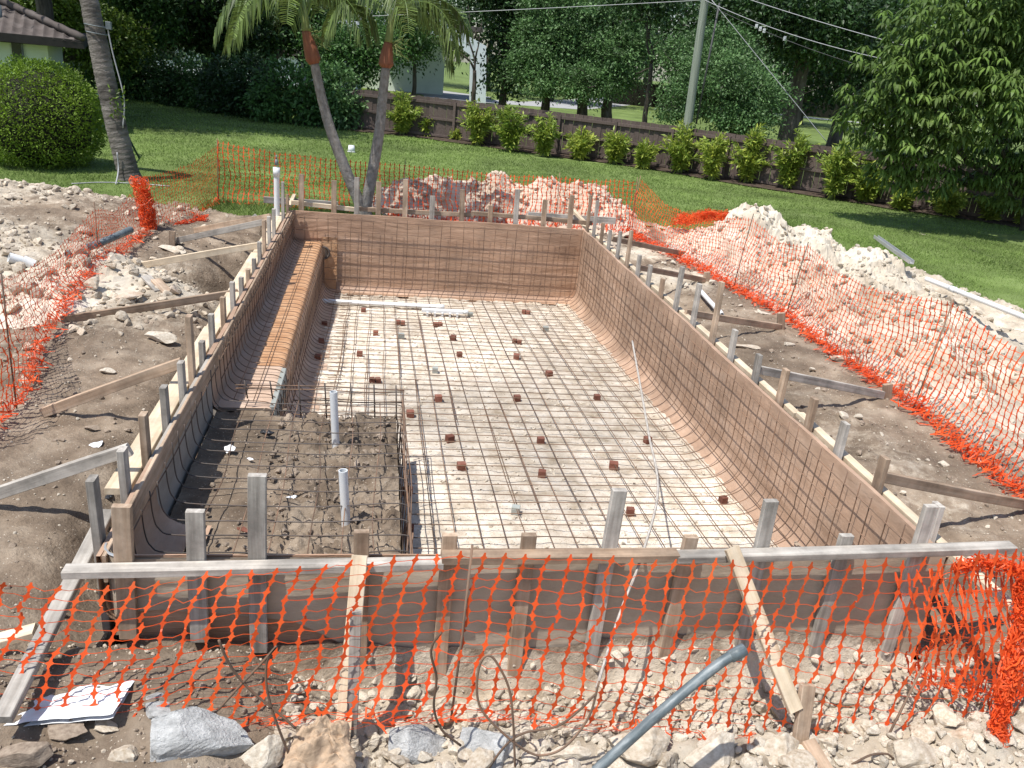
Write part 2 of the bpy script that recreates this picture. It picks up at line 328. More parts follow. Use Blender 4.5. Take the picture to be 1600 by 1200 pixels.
def polydist(x, y, poly=POLY):
    d = np.full(np.broadcast(x, y).shape, 1e9); n = len(poly)
    for i in range(n):
        a = poly[i]; b = poly[(i+1) % n]; e = b-a
        t = np.clip(((x-a[0])*e[0]+(y-a[1])*e[1])/(e@e), 0, 1)
        d = np.minimum(d, np.hypot(x-a[0]-t*e[0], y-a[1]-t*e[1]))
    return d
def ss(a, b, x): t = np.clip((x-a)/(b-a), 0, 1); return t*t*(3-2*t)
def gs(x, y, cx, cy, rx, ry): return np.exp(-((x-cx)/rx)**2-((y-cy)/ry)**2)
def ground(x, y, fine=True):
    x = np.asarray(x, float); y = np.asarray(y, float)
    z = -0.40+.05*fbm(x*.6, y*.6, 3, 4)
    # left mound of spread spoil, right strip a little lower
    z = z+.50*gs(x, y, -8.2, 10.2, 2.6, 2.0)+.22*gs(x, y, -5.6, 9.6, 1.4, 1.6)+.24*gs(x, y, -6.2, 7.0, 1.6, 1.3)
    z = z+.14*gs(x, y, -3.7, 5.9, .8, 1.5)
    z = z-.12*ss(2.6, 3.2, x)*ss(5, 1, y)
    # over-dig along the walls
    dl = np.abs(x+2.62); dr = np.abs(x-2.62); inside = (y > -.3) & (y < PL+.3)
    z = z-np.where(inside, .30*np.exp(-(dl/.28)**2)*(.6+.8*vn(y*1.1, x*0, 5)), 0)
    z = z-np.where(inside, .32*np.exp(-(dr/.34)**2)*(.3+1.1*vn(y*1.1+30, x*0, 6)), 0)
    z = z-.62*gs(x, y, -3.05, 7.7, .42, .95)-.3*gs(x, y, -3.6, 7.5, .6, .5)
    z = z-.22*gs(x, y, 3.25, 7.0, .45, .8)-.2*gs(x, y, 3.3, 4.4, .5, .45)-.16*gs(x, y, 3.2, 1.1, .35, .35)
    z = z-np.where((np.abs(x) < 3), .22*np.exp(-((y-PL-.25)/.2)**2), 0)
    # front: trench along the wall, rubble rising towards the viewer
    fr = ss(.05, -.15, y)*ss(-3.0, -2.5, x)*ss(3.4, 2.6, x)
    right = ss(-1.9, -1.0, x)
    trench = -.96+.10*vn(x*2.2, y*3, 9)+.12*gs(x, y, .7, -.2, .5, .3)+.12*ss(-.3, -.75, y)
    leftz = -.44-.36*gs(x, y, -1.65, -.06, 1.0, .12)-.10*ss(-.3, -.8, y)+.05*vn(x*3, y*3, 12)
    z = z*(1-fr)+fr*(leftz*(1-right)+trench*right)
    if fine:
        l = lime_w(x, y)
        z = z+(.04+.07*l)*fbm(x*2.6, y*2.6, 21, 6, .62)+(.024+.03*l)*fbm(x*12, y*12, 22, 4, .68)+.02*np.abs(fbm(x*5, y*5, 29, 5, .65))+(.03+.09*l)*(np.abs(fbm(x*1.9+7, y*1.9, 26, 5, .6))-.12)
    e = polydist(x, y); z = z+.10*ss(.5, .05, e)*(z < LZ)          # meets the lawn at its edge
    return z
def lime_w(x, y):
    w = ss(.0, -.12, y)*ss(-1.6, -1.0, x)*ss(3.3, 2.4, x)*1.0
    w = np.maximum(w, .8*gs(x, y, -3.9, 6.3, 1.0, 1.6)); w = np.maximum(w, .62*gs(x, y, -7.6, 10.4, 2.6, 1.9))
    w = np.maximum(w, .6*gs(x, y, -6.0, 7.4, 1.6, 1.6)); w = np.maximum(w, .42*gs(x, y, -5.4, 4.4, 1.2, 1.6))
    w = np.maximum(w, 1.0*gs(x, y, 3.75, 8.6, .6, .75)); w = np.maximum(w, 1.0*gs(x, y, 3.55, 10.4, .6, .55))
    w = np.maximum(w, .9*ss(4.5, 5.0, x)*ss(1.0, 4.5, y)); w = np.maximum(w, .45*ss(4.5, 5.2, x))
    w = np.maximum(w, .55*gs(x, y, 1.2, 11.2, 3.5, .9)); w = np.maximum(w, .28*gs(x, y, 3.6, 2.6, .8, 2.5))
    return np.clip(w+.12*(vn(x*1.5, y*1.5, 44)-.5), 0, 1)

def grid(x0, x1, y0, y1, d):
    return np.meshgrid(np.arange(x0, x1+d/2, d), np.arange(y0, y1+d/2, d))
mb = MB(); X, Y = grid(-13.5, 11.8, -3.2, 15.0, .04)
Zg = ground(X, Y); LW = lime_w(X, Y)
cx = (X[1:, 1:]+X[:-1, :-1])/2; cy = (Y[1:, 1:]+Y[:-1, :-1])/2
keep = inpoly(cx, cy) & ~((np.abs(cx) < 2.56) & (cy > -.04) & (cy < PL+.05))
sheet(mb, X, Y, Zg, keep, LW)
dug = tag(mb.build('dug_ground', M['dug'], smooth=True), 'bare dug soil and crushed limestone around the unfinished pool', 'ground', kind='structure')

# lawn: one sheet out to the horizon, its inner part a finer grid left open over the dig
mb = MB()
X, Y = grid(-14, 12, -6, 16, .25)
cx = (X[1:, 1:]+X[:-1, :-1])/2; cy = (Y[1:, 1:]+Y[:-1, :-1])/2
keep = ~inpoly(cx, cy) | (polydist(cx, cy) < .2)
keep &= ~((np.abs(cx) < 3.0) & (cy < 10.7))
sheet(mb, X, Y, LZ+.03*fbm(X*.5, Y*.5, 61, 3), keep)
R = 400.0
for (x0, x1, y0, y1) in [(-R, -14, -R, R), (12, R, -R, R), (-14, 12, 16, R), (-14, 12, -R, -6)]:
    mb.add([(x0, y0, LZ), (x1, y0, LZ), (x1, y1, LZ), (x0, y1, LZ)], np.array([[0, 1, 2, 3]]))
tag(mb.build('lawn', M['lawn']), 'mown green lawn running back to the fence and trees', 'lawn', kind='structure')

def blades(n, xy, h, w):
    """n grass blades (bent strips) at the given points"""
    x, y = xy; n = len(x); a = U(0, 6.28, n); hh = h*U(.5, 1.2, n); ln = U(.4, 1.3, n)*hh
    z = np.full(n, LZ-.01); ca, sa = np.cos(a), np.sin(a); b = a+U(-1, 1, n)
    V = np.zeros((n, 3, 3)); V[:, 0] = np.stack([x-ca*w, y-sa*w, z], 1); V[:, 1] = np.stack([x+ca*w, y+sa*w, z], 1)
    V[:, 2] = np.stack([x+np.cos(b)*ln, y+np.sin(b)*ln, z+hh], 1)
    return V.reshape(-1, 3), np.arange(n*3).reshape(n, 3), np.repeat(U(0, 1, n), 3)
mb = MB()
def lawnpts(n, x0, x1, y0, y1):
    x, y = U(x0, x1, n), U(y0, y1, n); d = polydist(x, y); k = (~inpoly(x, y)) | (d < .25*vn(x*3, y*3, 8)); return x[k], y[k]
for (n, b, h, w) in [(60000, (-9, 10, 10.6, 15.5), .055, .008), (40000, (8, 14, 6, 15), .055, .008), (80000, (-14, 17, 15, 24), .06, .012), (36000, (-14, 4, 24, 35), .07, .018), (2500, (-4.2, -1.0, 10.4, 12.2), .16, .010)]:
    p = lawnpts(n, *b); v, f, t = blades(n, p, h, w); mb.add(v, f, t)
tag(mb.build('grass', M['blade']), 'short green grass blades of the lawn', 'grass', kind='stuff')

# ------------------------------------------------------------------ pool: floor, shelf soil
mb = MB(); X, Y = grid(-2.0, 2.36, -.02, PL+.0, .035)
Zf = floor_z(Y)+.022*fbm(X*5, Y*5, 31, 5, .65)+.012*fbm(X*26, Y*26, 33, 2)
tn = np.clip(.5+1.3*fbm(X*.55+3, Y*.45, 35, 4)-.35*gs(X, Y, .9, 4.6, 1.0, 1.8)+.35*gs(X, Y, 1.0, 8.0, 1.2, 1.4), 0, 1)
sheet(mb, X, Y, Zf, None, tn)
tag(mb.build('pool_floor', M['floor'], smooth=True), 'pale crushed limestone bottom of the unfinished pool', 'floor', kind='structure')
def stones(name, m, pts, sizes, label, cat='gravel', shapes=ROCK1, zoff=.25):
    mb = MB()
    for (x, y, z), s in zip(pts, sizes): rock(mb, (x, y, z+s*zoff*.5), s, shapes)
    return tag(mb.build(name, m), label, cat, kind='stuff')
n = 5200; x = U(-1.9, 2.3, n); y = U(.1, PL-.1, n)
stones('gravel', M['limew'], np.stack([x, y, floor_z(y)+.022*fbm(x*5, y*5, 31, 5, .65)], 1), .006+.022*U(0, 1, n)**3, 'loose limestone chips strewn over the pool bottom')

mb = MB(); X, Y = grid(-2.47, -.86, .02, 3.6, .02)
Zs = -.53+.05*fbm(X*3, Y*3, 51, 6, .6)+(.14*np.abs(fbm(X*5, Y*5, 52, 6, .68))+.05*fbm(X*16, Y*16, 57, 3))*ss(-1.95, -1.6, X)+.05*ss(1.2, 3.6, Y)*0
Zs = Zs-.9*ss(3.02, 3.22, Y+.1*fbm(X*5, Y*0, 53, 3))*ss(-2.0, -1.92, X)
sheet(mb, X, Y, Zs, None, .18*np.ones_like(X)*0)
yy = np.linspace(.02, 3.1, 80); zz = np.linspace(0, 1, 14); Yv, Tv = np.meshgrid(yy, zz)
sheet(mb, -.86+.03*fbm(Yv*6, Tv*6, 54, 4)*(Tv > .05), Yv, -.52+(floor_z(Yv)-.05+.52)*Tv, None, 0., flip=True)
shelf = tag(mb.build('shelf_soil', M['dug'], smooth=True), 'block of lumpy brown soil left for the shallow shelf in the pool corner', 'soil block', kind='thing')
mb = MB()
for _ in range(420):
    x, y = U(-1.9, -.95), U(.15, 3.0); rock(mb, (x, y, -.51+.015), .008+.045*U(0, 1)**3.5, ROCK3, .8)
for _ in range(140):
    x, y = U(-2.4, -.95), U(.15, 3.1); rock(mb, (x, y, -.51+.015), .008+.02*U(0, 1)**2, ROCK1)
tag(mb.build('clods', M['clod'], shelf), kind='stuff')

# ------------------------------------------------------------------ form walls lined with paper (one shell, four lined walls)
shell = thing('pool_form', 'timber pool form lined inside with brown kraft paper', 'pool form', (0, PL/2, -.6))
def swept(mb, prof, path_fn, ys, amp=.012, seed=0, thick=.035, flip=False, dt=.035, fine=0.0):
    """prof: (offset inward, z) top to bottom; path_fn(s, off) -> x,y ; gives a slab with thickness"""
    pr = np.array(prof); seg = np.linalg.norm(np.diff(pr, axis=0), axis=1); cs = np.concatenate([[0], np.cumsum(seg)])
    t = np.linspace(0, cs[-1], max(12, int(cs[-1]/dt))); off = np.interp(t, cs, pr[:, 0]); z = np.interp(t, cs, pr[:, 1])
    S, T = np.meshgrid(ys, t); OFF = np.broadcast_to(off[:, None], S.shape); Zz = np.broadcast_to(z[:, None], S.shape).copy()
    w = amp*(fbm(S*2.1, T*5, seed, 5, .6)+.7*np.abs(fbm(S*.8, T*11, seed+3, 3, .6)))
    if fine: w = w+fine*fbm(S*2.2+.8*T, T*27+1.5*np.sin(S*3), seed+8, 3, .55)*(.4+vn(S*1.3, T*2, seed+9))
    Zz = Zz+.012*fbm(S*1.3, T*0, seed+5, 3)*np.exp(-T/.05)
    xa, ya = path_fn(S, OFF+w); gc = np.stack([S.ravel(), (T*0).ravel()+seed, T.ravel()], 1)
    sheet(mb, xa, ya, Zz, None, .5, flip, gc=gc)
    xb, yb = path_fn(S, OFF-thick); sheet(mb, xb, yb, Zz, None, .5, not flip, gc=gc)
    # rim strip closing the top edge
    ny, nx = S.shape; A = np.stack([xa[0], ya[0], Zz[0]], 1); B = np.stack([xb[0], yb[0], Zz[0]], 1)
    i = np.arange(nx-1); F = np.stack([i, i+1, nx+i+1, nx+i], 1)
    mb.add(np.vstack([A, B]), F if flip else F[:, ::-1], .5, np.vstack([gc[:nx], gc[:nx]+.01]))
def cove(h, r=.22, k=7):
    """vertical wall of depth h ending in a quarter-round foot"""
    p = [(0, 0), (0, -(h-r))]
    for a in np.linspace(0, math.pi/2, k)[1:]: p.append((r-r*math.cos(a), -(h-r)-r*math.sin(a)))
    return p+[(r+.12, -h)]
# right wall: foot follows the sloping floor
def wall_right():
    mb = MB(); ys = np.arange(-.02, PL+.06, .04)
    t = np.linspace(0, 1, 46); S, T = np.meshgrid(ys, t); h = -floor_z(S)+.01; r = .24
    d = T*(h-r+r*1.571+.1); a = np.clip((d-(h-r))/r, 0, math.pi/2); ex = np.maximum(0, d-(h-r)-r*1.571)
    off = np.where(d > h-r, r-r*np.cos(a), 0)+ex; z = np.where(d > h-r, -(h-r)-r*np.sin(a), -d)
    w = .012*(fbm(S*2.1, d*5, 71, 5, .6)+.7*np.abs(fbm(S*.8, d*11, 74, 3, .6)))
    z = z+.015*fbm(S*1.3, S*0, 75, 3)*np.exp(-d/.04)-.01
    gc = np.stack([S.ravel(), S.ravel()*0, d.ravel()], 1)
    sheet(mb, 2.5-off-w, S, z, None, .5, True, gc=gc); sheet(mb, 2.535-off, S, z, None, .5, False, gc=gc)
    A = np.stack([(2.5-off-w)[0], S[0], z[0]], 1); B = np.stack([(2.535-off)[0], S[0], z[0]], 1); n = len(ys); i = np.arange(n-1)
    mb.add(np.vstack([A, B]), np.stack([i, i+1, n+i+1, n+i], 1), .5, np.vstack([gc[:n], gc[:n]]))
    return mb.build('side_lining', M['paperside'], shell, True)
wall_right()
mb = MB(); swept(mb, cove(1.345, .16), lambda s, o: (s, PL-o), np.arange(-2.5, 2.52, .03), .003, 80, flip=False, dt=.012, fine=.005)
mb.build('back_lining', M['paper'], shell, True)
# left wall above the bench, then the low bare form beside the shelf
mb = MB(); swept(mb, cove(.53, .10), lambda s, o: (-2.5+o, s), np.arange(3.1, PL+.04, .04), .010, 90, flip=False)
mb.build('side_lining', M['paperside'], shell, True)
mb = MB(); swept(mb, [(0, 0), (0, -.60)], lambda s, o: (-2.5+o, s), np.arange(1.0, 3.12, .05), .003, 95, .025)
mb.build('form_board', M['ply'], shell, True)
mb = MB(); swept(mb, cove(.50, .22), lambda s, o: (-2.497+o, s), np.arange(.0, 1.16, .04), .012, 97, .025)
mb.build('side_lining', M['paperside'], shell, True)
# top board of the left form
mb = MB()
for a, b in [(-.02, 3.3), (3.3, 6.9), (6.9, PL+.03)]: beam(mb, (-2.478, a+.003, -.075), (-2.478, b-.003, -.075), .022, .17, tone=U(.2, .8))
mb.build('top_board', M['brownwood'], shell)
# front wall: paper inside, tar paper outside
mb = MB(); swept(mb, [(0, 0), (0, -1.15)], lambda s, o: (s, o), np.arange(-2.38, 2.52, .04), .006, 100, .008, flip=True)
mb.build('front_lining', M['paper'], shell, True)
def bottom(x): return np.interp(x, [-2.5, -2.2, -1.9, -1.5, -1.2, -1.0, 2.5], [-.34, -.33, -.36, -.42, -.6, -1.05, -1.1])
mb = MB(); xs = np.arange(-2.38, 2.515, .03); t = np.linspace(0, 1, 40); S, T = np.meshgrid(xs, t); d = -bottom(S)*T
w = .008*fbm(S*1.2, d*4, 110, 5, .6)+.016*np.abs(fbm(S*.9+d*1.5, d*13, 112, 4, .6))*np.exp(-((d-.09)/.09)**2)
bul = -.028-w
gc = np.stack([S.ravel(), d.ravel(), S.ravel()*0], 1)
sheet(mb, S, bul, -d-.004, None, .5, False, gc=gc); sheet(mb, S, bul*0-.0155, -d-.004, None, .5, True, gc=gc)
mb.build('outer_lining', M['tar'], shell, True)
# rounded front-left corner
mb = MB(); a = np.linspace(math.pi, math.pi*1.5, 14); rr = .13
for (r0, fl, tn) in [(rr, False, .6), (rr-.02, True, .4)]:
    S, T = np.meshgrid(a, np.linspace(0, 1, 12)); sheet(mb, -2.37+r0*np.cos(S), .11+r0*np.sin(S), -.40*T+.004*np.sin(S*9), None, tn, not fl, gc=np.stack([S.ravel(), T.ravel(), S.ravel()*0], 1))
mb.build('corner_lining', M['tar'], shell, True)
mb = MB(); tube(mb, np.stack([-2.37+rr*np.cos(a), .11+rr*np.sin(a), a*0+.004], 1), .008, 6); mb.build('corner_strip', M['metal'], shell)
# orange panel with the light niche on the back wall
mb = MB(); X, T = np.meshgrid(np.linspace(-2.0, -1.74, 16), np.linspace(-.40, -1.30, 40))
sheet(mb, X, PL-.055-.012*fbm(X*9, T*6, 120, 4), T, None, .5, False); mb.build('niche_panel', M['clay'], shell, True)
mb = MB(); a = np.linspace(0, 2*math.pi, 25); lc = P(505, 395, 1, PL-.09)
tube(mb, np.stack([lc[0]+.10*np.cos(a), a*0+lc[1], lc[2]+.10*np.sin(a)], 1), .018, 8, caps=False)
mb.build('niche_ring', M['steel'], shell, True)
mb = MB(); k = np.arange(24)*math.pi/12
mb.add(np.vstack([[(lc[0], lc[1]+.02, lc[2])], np.stack([lc[0]+.1*np.cos(k), k*0+lc[1]+.02, lc[2]+.1*np.sin(k)], 1)]), np.array([[0, i+1, (i+1) % 24+1] for i in range(24)]))
mb.build('niche_face', M['clod'], shell)

# bench along the left wall
bench = thing('pool_bench', 'long paper covered bench along the left pool wall', 'bench', (-2.2, 7, -1))
ys = np.arange(3.12, PL, .045)
def bprof(y):
    fz = floor_z(y)
    p = [(-2.47, -.495), (-2.035, -.495), (-2.005, -.503), (-1.99, -.53), (-1.985, -.60), (-1.98, fz+.24)]
    for a in np.linspace(0, math.pi/2, 6)[1:]: p.append((-1.74-.24*math.cos(a), fz+.24-.24*math.sin(a)))
    p.append((-1.66, fz-.004)); p = np.array(p); s = np.concatenate([[0], np.cumsum(np.linalg.norm(np.diff(p, axis=0), axis=1))])
    t = np.concatenate([np.linspace(0, .40, 6, endpoint=False), np.linspace(.40, .60, 12, endpoint=False), np.linspace(.60, s[-1], 26)]); return np.interp(t, s, p[:, 0]), np.interp(t, s, p[:, 1])
bx = np.array([bprof(y) for y in ys]); XX = bx[:, 0].T; ZZ = bx[:, 1].T; YY = np.broadcast_to(ys, XX.shape)
wob = .007*fbm(YY*2.5, (XX+ZZ)*4, 130, 5, .6); XX = XX+wob*.8; ZZ = ZZ+wob
kk = np.arange(44)
mb = MB(); sheet(mb, XX[:18], YY[:18], ZZ[:18], None, .5, True); mb.build('top_cover', M['clay'] if False else M['shadedclay'], bench, True)  # top base in the painted shade tone
mb = MB(); sheet(mb, XX[17:], YY[17:], ZZ[17:], None, .5, True); mb.build('face_cover', M['shadedclay'], bench, True)
mb = MB(); i0 = int((4.2-3.12)/.045)
sheet(mb, XX[3:15, i0:]+.002, YY[3:15, i0:], ZZ[3:15, i0:]+.004, None, .5, True); mb.build('sunlit_strip', M['clay'], bench, True)  # sunlit part of the bench top, painted as a brighter orange overlay
mb = MB(); v = np.stack([XX[:, 0], YY[:, 0], ZZ[:, 0]], 1); v = np.vstack([v, [(-2.47, 3.12, -1.2)]])
mb.add(v, np.array([[i+1, i, len(v)-1] for i in range(43)]), .3); mb.build('end_face', M['clod'], bench)
mb = MB()
for y0, y1 in [(3.15, 3.62), (3.65, 4.15)]: box(mb, (-1.99, (y0+y1)/2, -.62), (y1-y0, .05, .26), rz=math.pi/2)
mb.build('edge_block', M['greyblock'], bench)

# ------------------------------------------------------------------ rebar
RB = .0046
def jit(p, a=.006):
    p = np.array(p, float); return p+rng.normal(size=p.shape)*a*np.array([1, 1, .5])
def bar(pts, parent, name='bar', r=RB, k=4, m=None, n=5):
    mb = MB(); tube(mb, spline(pts, k) if len(pts) > 2 else np.asarray(pts), r, n, U(0, 1)); return mb.build(name, m or M['rust'], parent, True)
cage = thing('rebar_cage', 'grid of rusty rebar over the pool bottom bending up the right and back walls', 'rebar grid', (0, 5, -1))
ysb = np.arange(.12, PL-.1, .190)
for y in ysb:
    fz = floor_z(y)+.07; x0 = -1.62 if y > 3.25 else -.78
    yj = y+U(-.02, .02)
    xs = list(np.linspace(x0, 1.95, 6)); pts = [(x, yj+U(-.012, .012), fz+U(-.008, .008)) for x in xs]
    top = U(.0, .035)-.01
    pts += [(2.20, yj, fz+.015), (2.36, yj, fz+.11), (2.425, yj, fz+.28), (2.43, yj+U(-.01, .01), -.5), (2.435, yj+U(-.012, .012), top)]
    bar(pts, cage, 'cross_bar')
for x in np.arange(-1.72, 2.3, .190):
    y0 = .1 if x > -.8 else 3.35
    xj = x+U(-.02, .02)
    if U(0, 1) < .4:
        a_ = U(1, 6); bar([(xj+.014, max(a_, 4 if x < -.8 else .1), floor_z(a_)+.06), (xj+.016, a_+1.2, floor_z(a_+1.2)+.062), (xj+.012, a_+2.6, floor_z(a_+2.6)+.06)], cage, 'long_bar')
    pts = [(xj+U(-.012, .012), y, floor_z(y)+.058+U(-.006, .006)) for y in np.linspace(y0, 9.55, 8)]
    pts += [(xj, 9.86, -1.27), (xj, 10.02, -1.17), (xj, 10.085, -1.0), (xj+U(-.02, .02), 10.09, -.5), (xj+U(-.02, .02), 10.095, -.03)]
    bar(pts, cage, 'long_bar')
for i, z in enumerate((-.08, -.29, -.50, -.71, -.91)):
    pts = [(2.42, y, z+U(-.012, .012)) for y in np.linspace(.05, 9.9, 7)]
    bar(pts, cage, 'wall_bar')
for i, z in enumerate((-.08, -.29, -.50, -.71, -.92, -1.12)):
    pts = [(x, 10.08, z+U(-.012, .012)) for x in np.linspace(-2.42, 2.4, 6)]
    bar(pts, cage, 'wall_bar')
for x in (-2.28, -2.08, -1.9): bar([(x, 10.09, -.02), (x+.01, 10.085, -.49)], cage, 'wall_bar')

bcage = thing('rebar_cage', 'rusty bent rebar following the left wall and its long bench', 'rebar grid', (-2.2, 7, -.6))
for y in np.arange(3.2, PL-.06, .165):
    fz = floor_z(y); j = lambda a=.01: U(-a, a); yj = y+j()
    bar([(-2.445, yj+j(), .0+U(-.03, .02)), (-2.43, yj, -.30), (-2.40, yj, -.40), (-2.30, yj+j(), -.455), (-2.12, yj, -.455), (-2.02, yj, -.47), (-1.955, yj, -.53),
         (-1.945, yj, -.66), (-1.94, yj+j(), fz+.28), (-1.88, yj, fz+.13), (-1.74, yj, fz+.075), (-1.45, yj+j(), fz+.07)], bcage, 'cross_bar')
for (x, z) in [(-2.435, -.07), (-2.43, -.24), (-2.33, -.445), (-2.16, -.447), (-1.95, -.62), (-1.945, -.8), (-1.93, -.98)]:
    bar([(x, y, z+U(-.008, .008)) for y in np.linspace(3.18, 10.0, 6)], bcage, 'long_bar')

scage = thing('rebar_cage', 'rebar grid over the brown soil shelf with an upright edge frame', 'rebar grid', (-1.6, 2, -.4))
for y in np.arange(.16, 3.1, .20):
    j = lambda a=.01: U(-a, a); yj = y+j(.015)
    bar([(-2.435, yj-.02, .0+U(-.06, .02)), (-2.43, yj, -.22), (-2.40, yj, -.31), (-2.31, yj, -.355), (-1.9, yj+j(), -.36+j()), (-1.4, yj+j(), -.365+j()), (-.95, yj+j(), -.35+j()), (-.83, yj, -.36), (-.80, yj, -.42)], scage, 'cross_bar', m=M['steel'])
for x in (-2.16, -1.94, -1.72, -1.48, -1.26, -1.04):
    bar([(x+U(-.03, .03), y, -.378+U(-.01, .01)) for y in np.linspace(.12, 3.05, 5)], scage, 'long_bar')
bar([(-2.44, y, -.10+.02*math.sin(y*3)) for y in np.linspace(.3, 3.1, 6)], scage, 'long_bar')
for (x, z) in [(-.80, -.28), (-.83, -.34), (-.79, -.42), (-.82, -.52), (-.84, -.62), (-.80, -.75)]:
    bar([(x+U(-.02, .02), y, z+U(-.012, .012)) for y in np.linspace(.12, 3.1, 6)], scage, 'edge_bar')
for y in np.arange(.30, 3.1, .31):
    bar([(-.81, y, -.25+U(-.03, .03)), (-.82, y+U(-.03, .03), floor_z(y)+.05)], scage, 'edge_bar')
for z in (-.27, -.30, -.42, -.56):
    bar([(x, 3.12+U(-.02, .02)+.03*(z < -.4), z+U(-.01, .01)) for x in np.linspace(-2.3 if z > -.4 else -1.8, -.80, 5)], scage, 'beam_bar', RB*1.3)
for x in (-2.22, -2.0, -1.75, -1.52, -1.29, -1.08, -.88):
    bar([(x, 3.10, -.22), (x+.02, 3.12, -.58 if x > -1.9 else -.40)], scage, 'stirrup', RB*1.5, m=M['steel'])

# brick spacers under the floor rebar (photo positions dropped on the floor plane)
BR = [(568,484),(626,503),(684,506),(507,505),(502,532),(587,520),(708,527),(497,557),(562,552),(718,553),(586,593),(685,621),(808,621),(933,620),(641,645),(703,684),(845,687),(721,727),(847,739),(959,726),(1012,686),(822,487),(808,533),(807,556),(858,583),(637,765),(640,825),(985,798),(1130,780)]
GB = [(735,491),(627,524),(680,577),(853,513),(806,795)]
def on_floor(px, py, up=.045):
    y = 6.
    for _ in range(8): q = P(px, py, 2, float(floor_z(y))+up); y = min(max(q[1], 0), 10)
    return q
spots = [(on_floor(*b), 'red brick', M['brick']) for b in BR]+[(on_floor(*b), 'grey concrete', M['greyblock']) for b in GB]
for kind in ('red brick', 'grey concrete'):
    sel = sorted([s for s in spots if s[1] == kind], key=lambda s: -s[0][1])
    rows = []; k = 0
    per = 5 if kind == 'red brick' else 1
    for r in range(0, len(sel), per):
        row = sorted(sel[r:r+per], key=lambda s: s[0][0]); nr = ORD[r//per]
        for c, (q, kd, m) in enumerate(row):
            if kind == 'red brick':
                wh = ('left end' if c == 0 else 'right end' if c == len(row)-1 else ORD[c]+' from the left')
                lab = f'red brick under floor rebar, {wh} of {nr} row from back wall'
            else: lab = f'grey concrete spacer under the floor rebar, {nr} grey one from the back wall'
            mb = MB(); t = U(0, 1); rz = U(-.5, .5); c0 = q.copy(); c0[2] = float(floor_z(q[1]))+.035
            s = U(.065, .085); two = kind == 'red brick' and U(0, 1) < .3
            if two:
                d = np.array([math.cos(rz), math.sin(rz), 0])*.036
                box(mb, c0-d, (.06, .075, .07), t, rz); box(mb, c0+d, (.06, .075, .064), min(1, t+.2), rz+.08)
            else: box(mb, c0, (s, s*.9, .08), t, rz)
            tag(mb.build('brick' if kind == 'red brick' else 'concrete_block', m), lab, 'brick' if kind == 'red brick' else 'block', kind+' spacers under the floor rebar')

# ------------------------------------------------------------------ pipes in the pool
def pipe(name, pts, r, m, label, cat='pipe', n=12, k=6, ends=None):
    """hollow pipe: outer skin, inner skin, rims; optional coupling collars as parts"""
    pts = spline(pts, k) if len(pts) > 2 else np.asarray(pts, float)
    mb = MB(); tube(mb, pts, r, n, .5, caps=False); tube(mb, pts, r*.82, n, .1, caps=False)
    o = len(mb.v); nv = len(mb.v[0])
    for e in (0, nv-n):
        V = np.vstack([mb.v[0][e:e+n], mb.v[1][e:e+n]]); i = np.arange(n); mb.add(V, np.stack([i, (i+1) % n, n+(i+1) % n, n+i], 1), .4)
    c = np.asarray(pts[0]); t = thing(name, label, cat, c)
    mb.build('tube', m, t, True)
    for q in (ends or []):
        i = int(q*(len(pts)-1)); i = min(max(i, 1), len(pts)-2) if len(pts) > 2 else 0
        a = pts[0]+(pts[-1]-pts[0])*q if len(pts) == 2 else pts[i]
        d = nrm(pts[-1]-pts[0]) if len(pts) == 2 else nrm(pts[i+1]-pts[i-1])
        cb = MB(); tube(cb, [a-d*r*1.6, a+d*r*1.6], r*1.22, n, .6); cb.build('coupling', m, t, True)
    return t
zp = floor_z(9.3)+.06
a = P(497, 470, 2, zp); b = P(692, 480, 2, zp)
pipe('drain_pipe', [a, b], .040, M['pvc'], 'white PVC pipe lying on the pool bottom along the back wall', ends=[.98])
dr = thing('floor_drain', 'white slotted channel drain under the rebar near the back wall', 'drain', P(692, 488, 2, zp))
c = P(691, 486, 2, zp+.05); mb = MB(); box(mb, c, (.66, .10, .05), .6, -.02); mb.build('channel', M['pvc'], dr)
for i in range(5):
    mb = MB(); box(mb, (c[0]-.24+i*.12, c[1]-.06, c[2]-.06), (.03, .03, .10), .5); mb.build('foot', M['pvc'], dr)
mb = MB(); tube(mb, [c+np.array([.33, 0, 0]), c+np.array([.42, 0, 0])], .035, 10); mb.build('spigot', M['pvc'], dr, True)
for (bx, by, tx, ty, lab) in [(525, 693, 521, 612, 'upright white PVC stub pipe in the shelf soil, farther of two'), (541, 812, 536, 735, 'upright white PVC stub pipe in the shelf soil, nearer of two')]:
    b = P(bx, by, 2, -.49); t = P(tx, ty, 1, b[1]); pipe('stub_pipe', [b-np.array([0, 0, .05]), t], .032, M['pvc'], lab)

# the long springy bar lying over the front rail
b0 = P(932, 1075, 1, -.75); b1 = P(968, 960, 1, -.33); b2 = P(1003, 868, 1, -.07); b3 = P(1028, 765, 1, .55); b4 = P(1014, 680, 1, 1.2); b5 = P(1000, 600, 1, 2.0); b6 = P(988, 533, 1, 2.8)
mb = MB(); pts = spline([b0, b1, b2, b3, b4, b5, b6], 10); tube(mb, pts, .0085, 6, U(0, 1))
tag(mb.build('loose_bar', M['tagged'], smooth=True), 'long whitewashed bar leaning over the front rail into the pool', 'rebar')

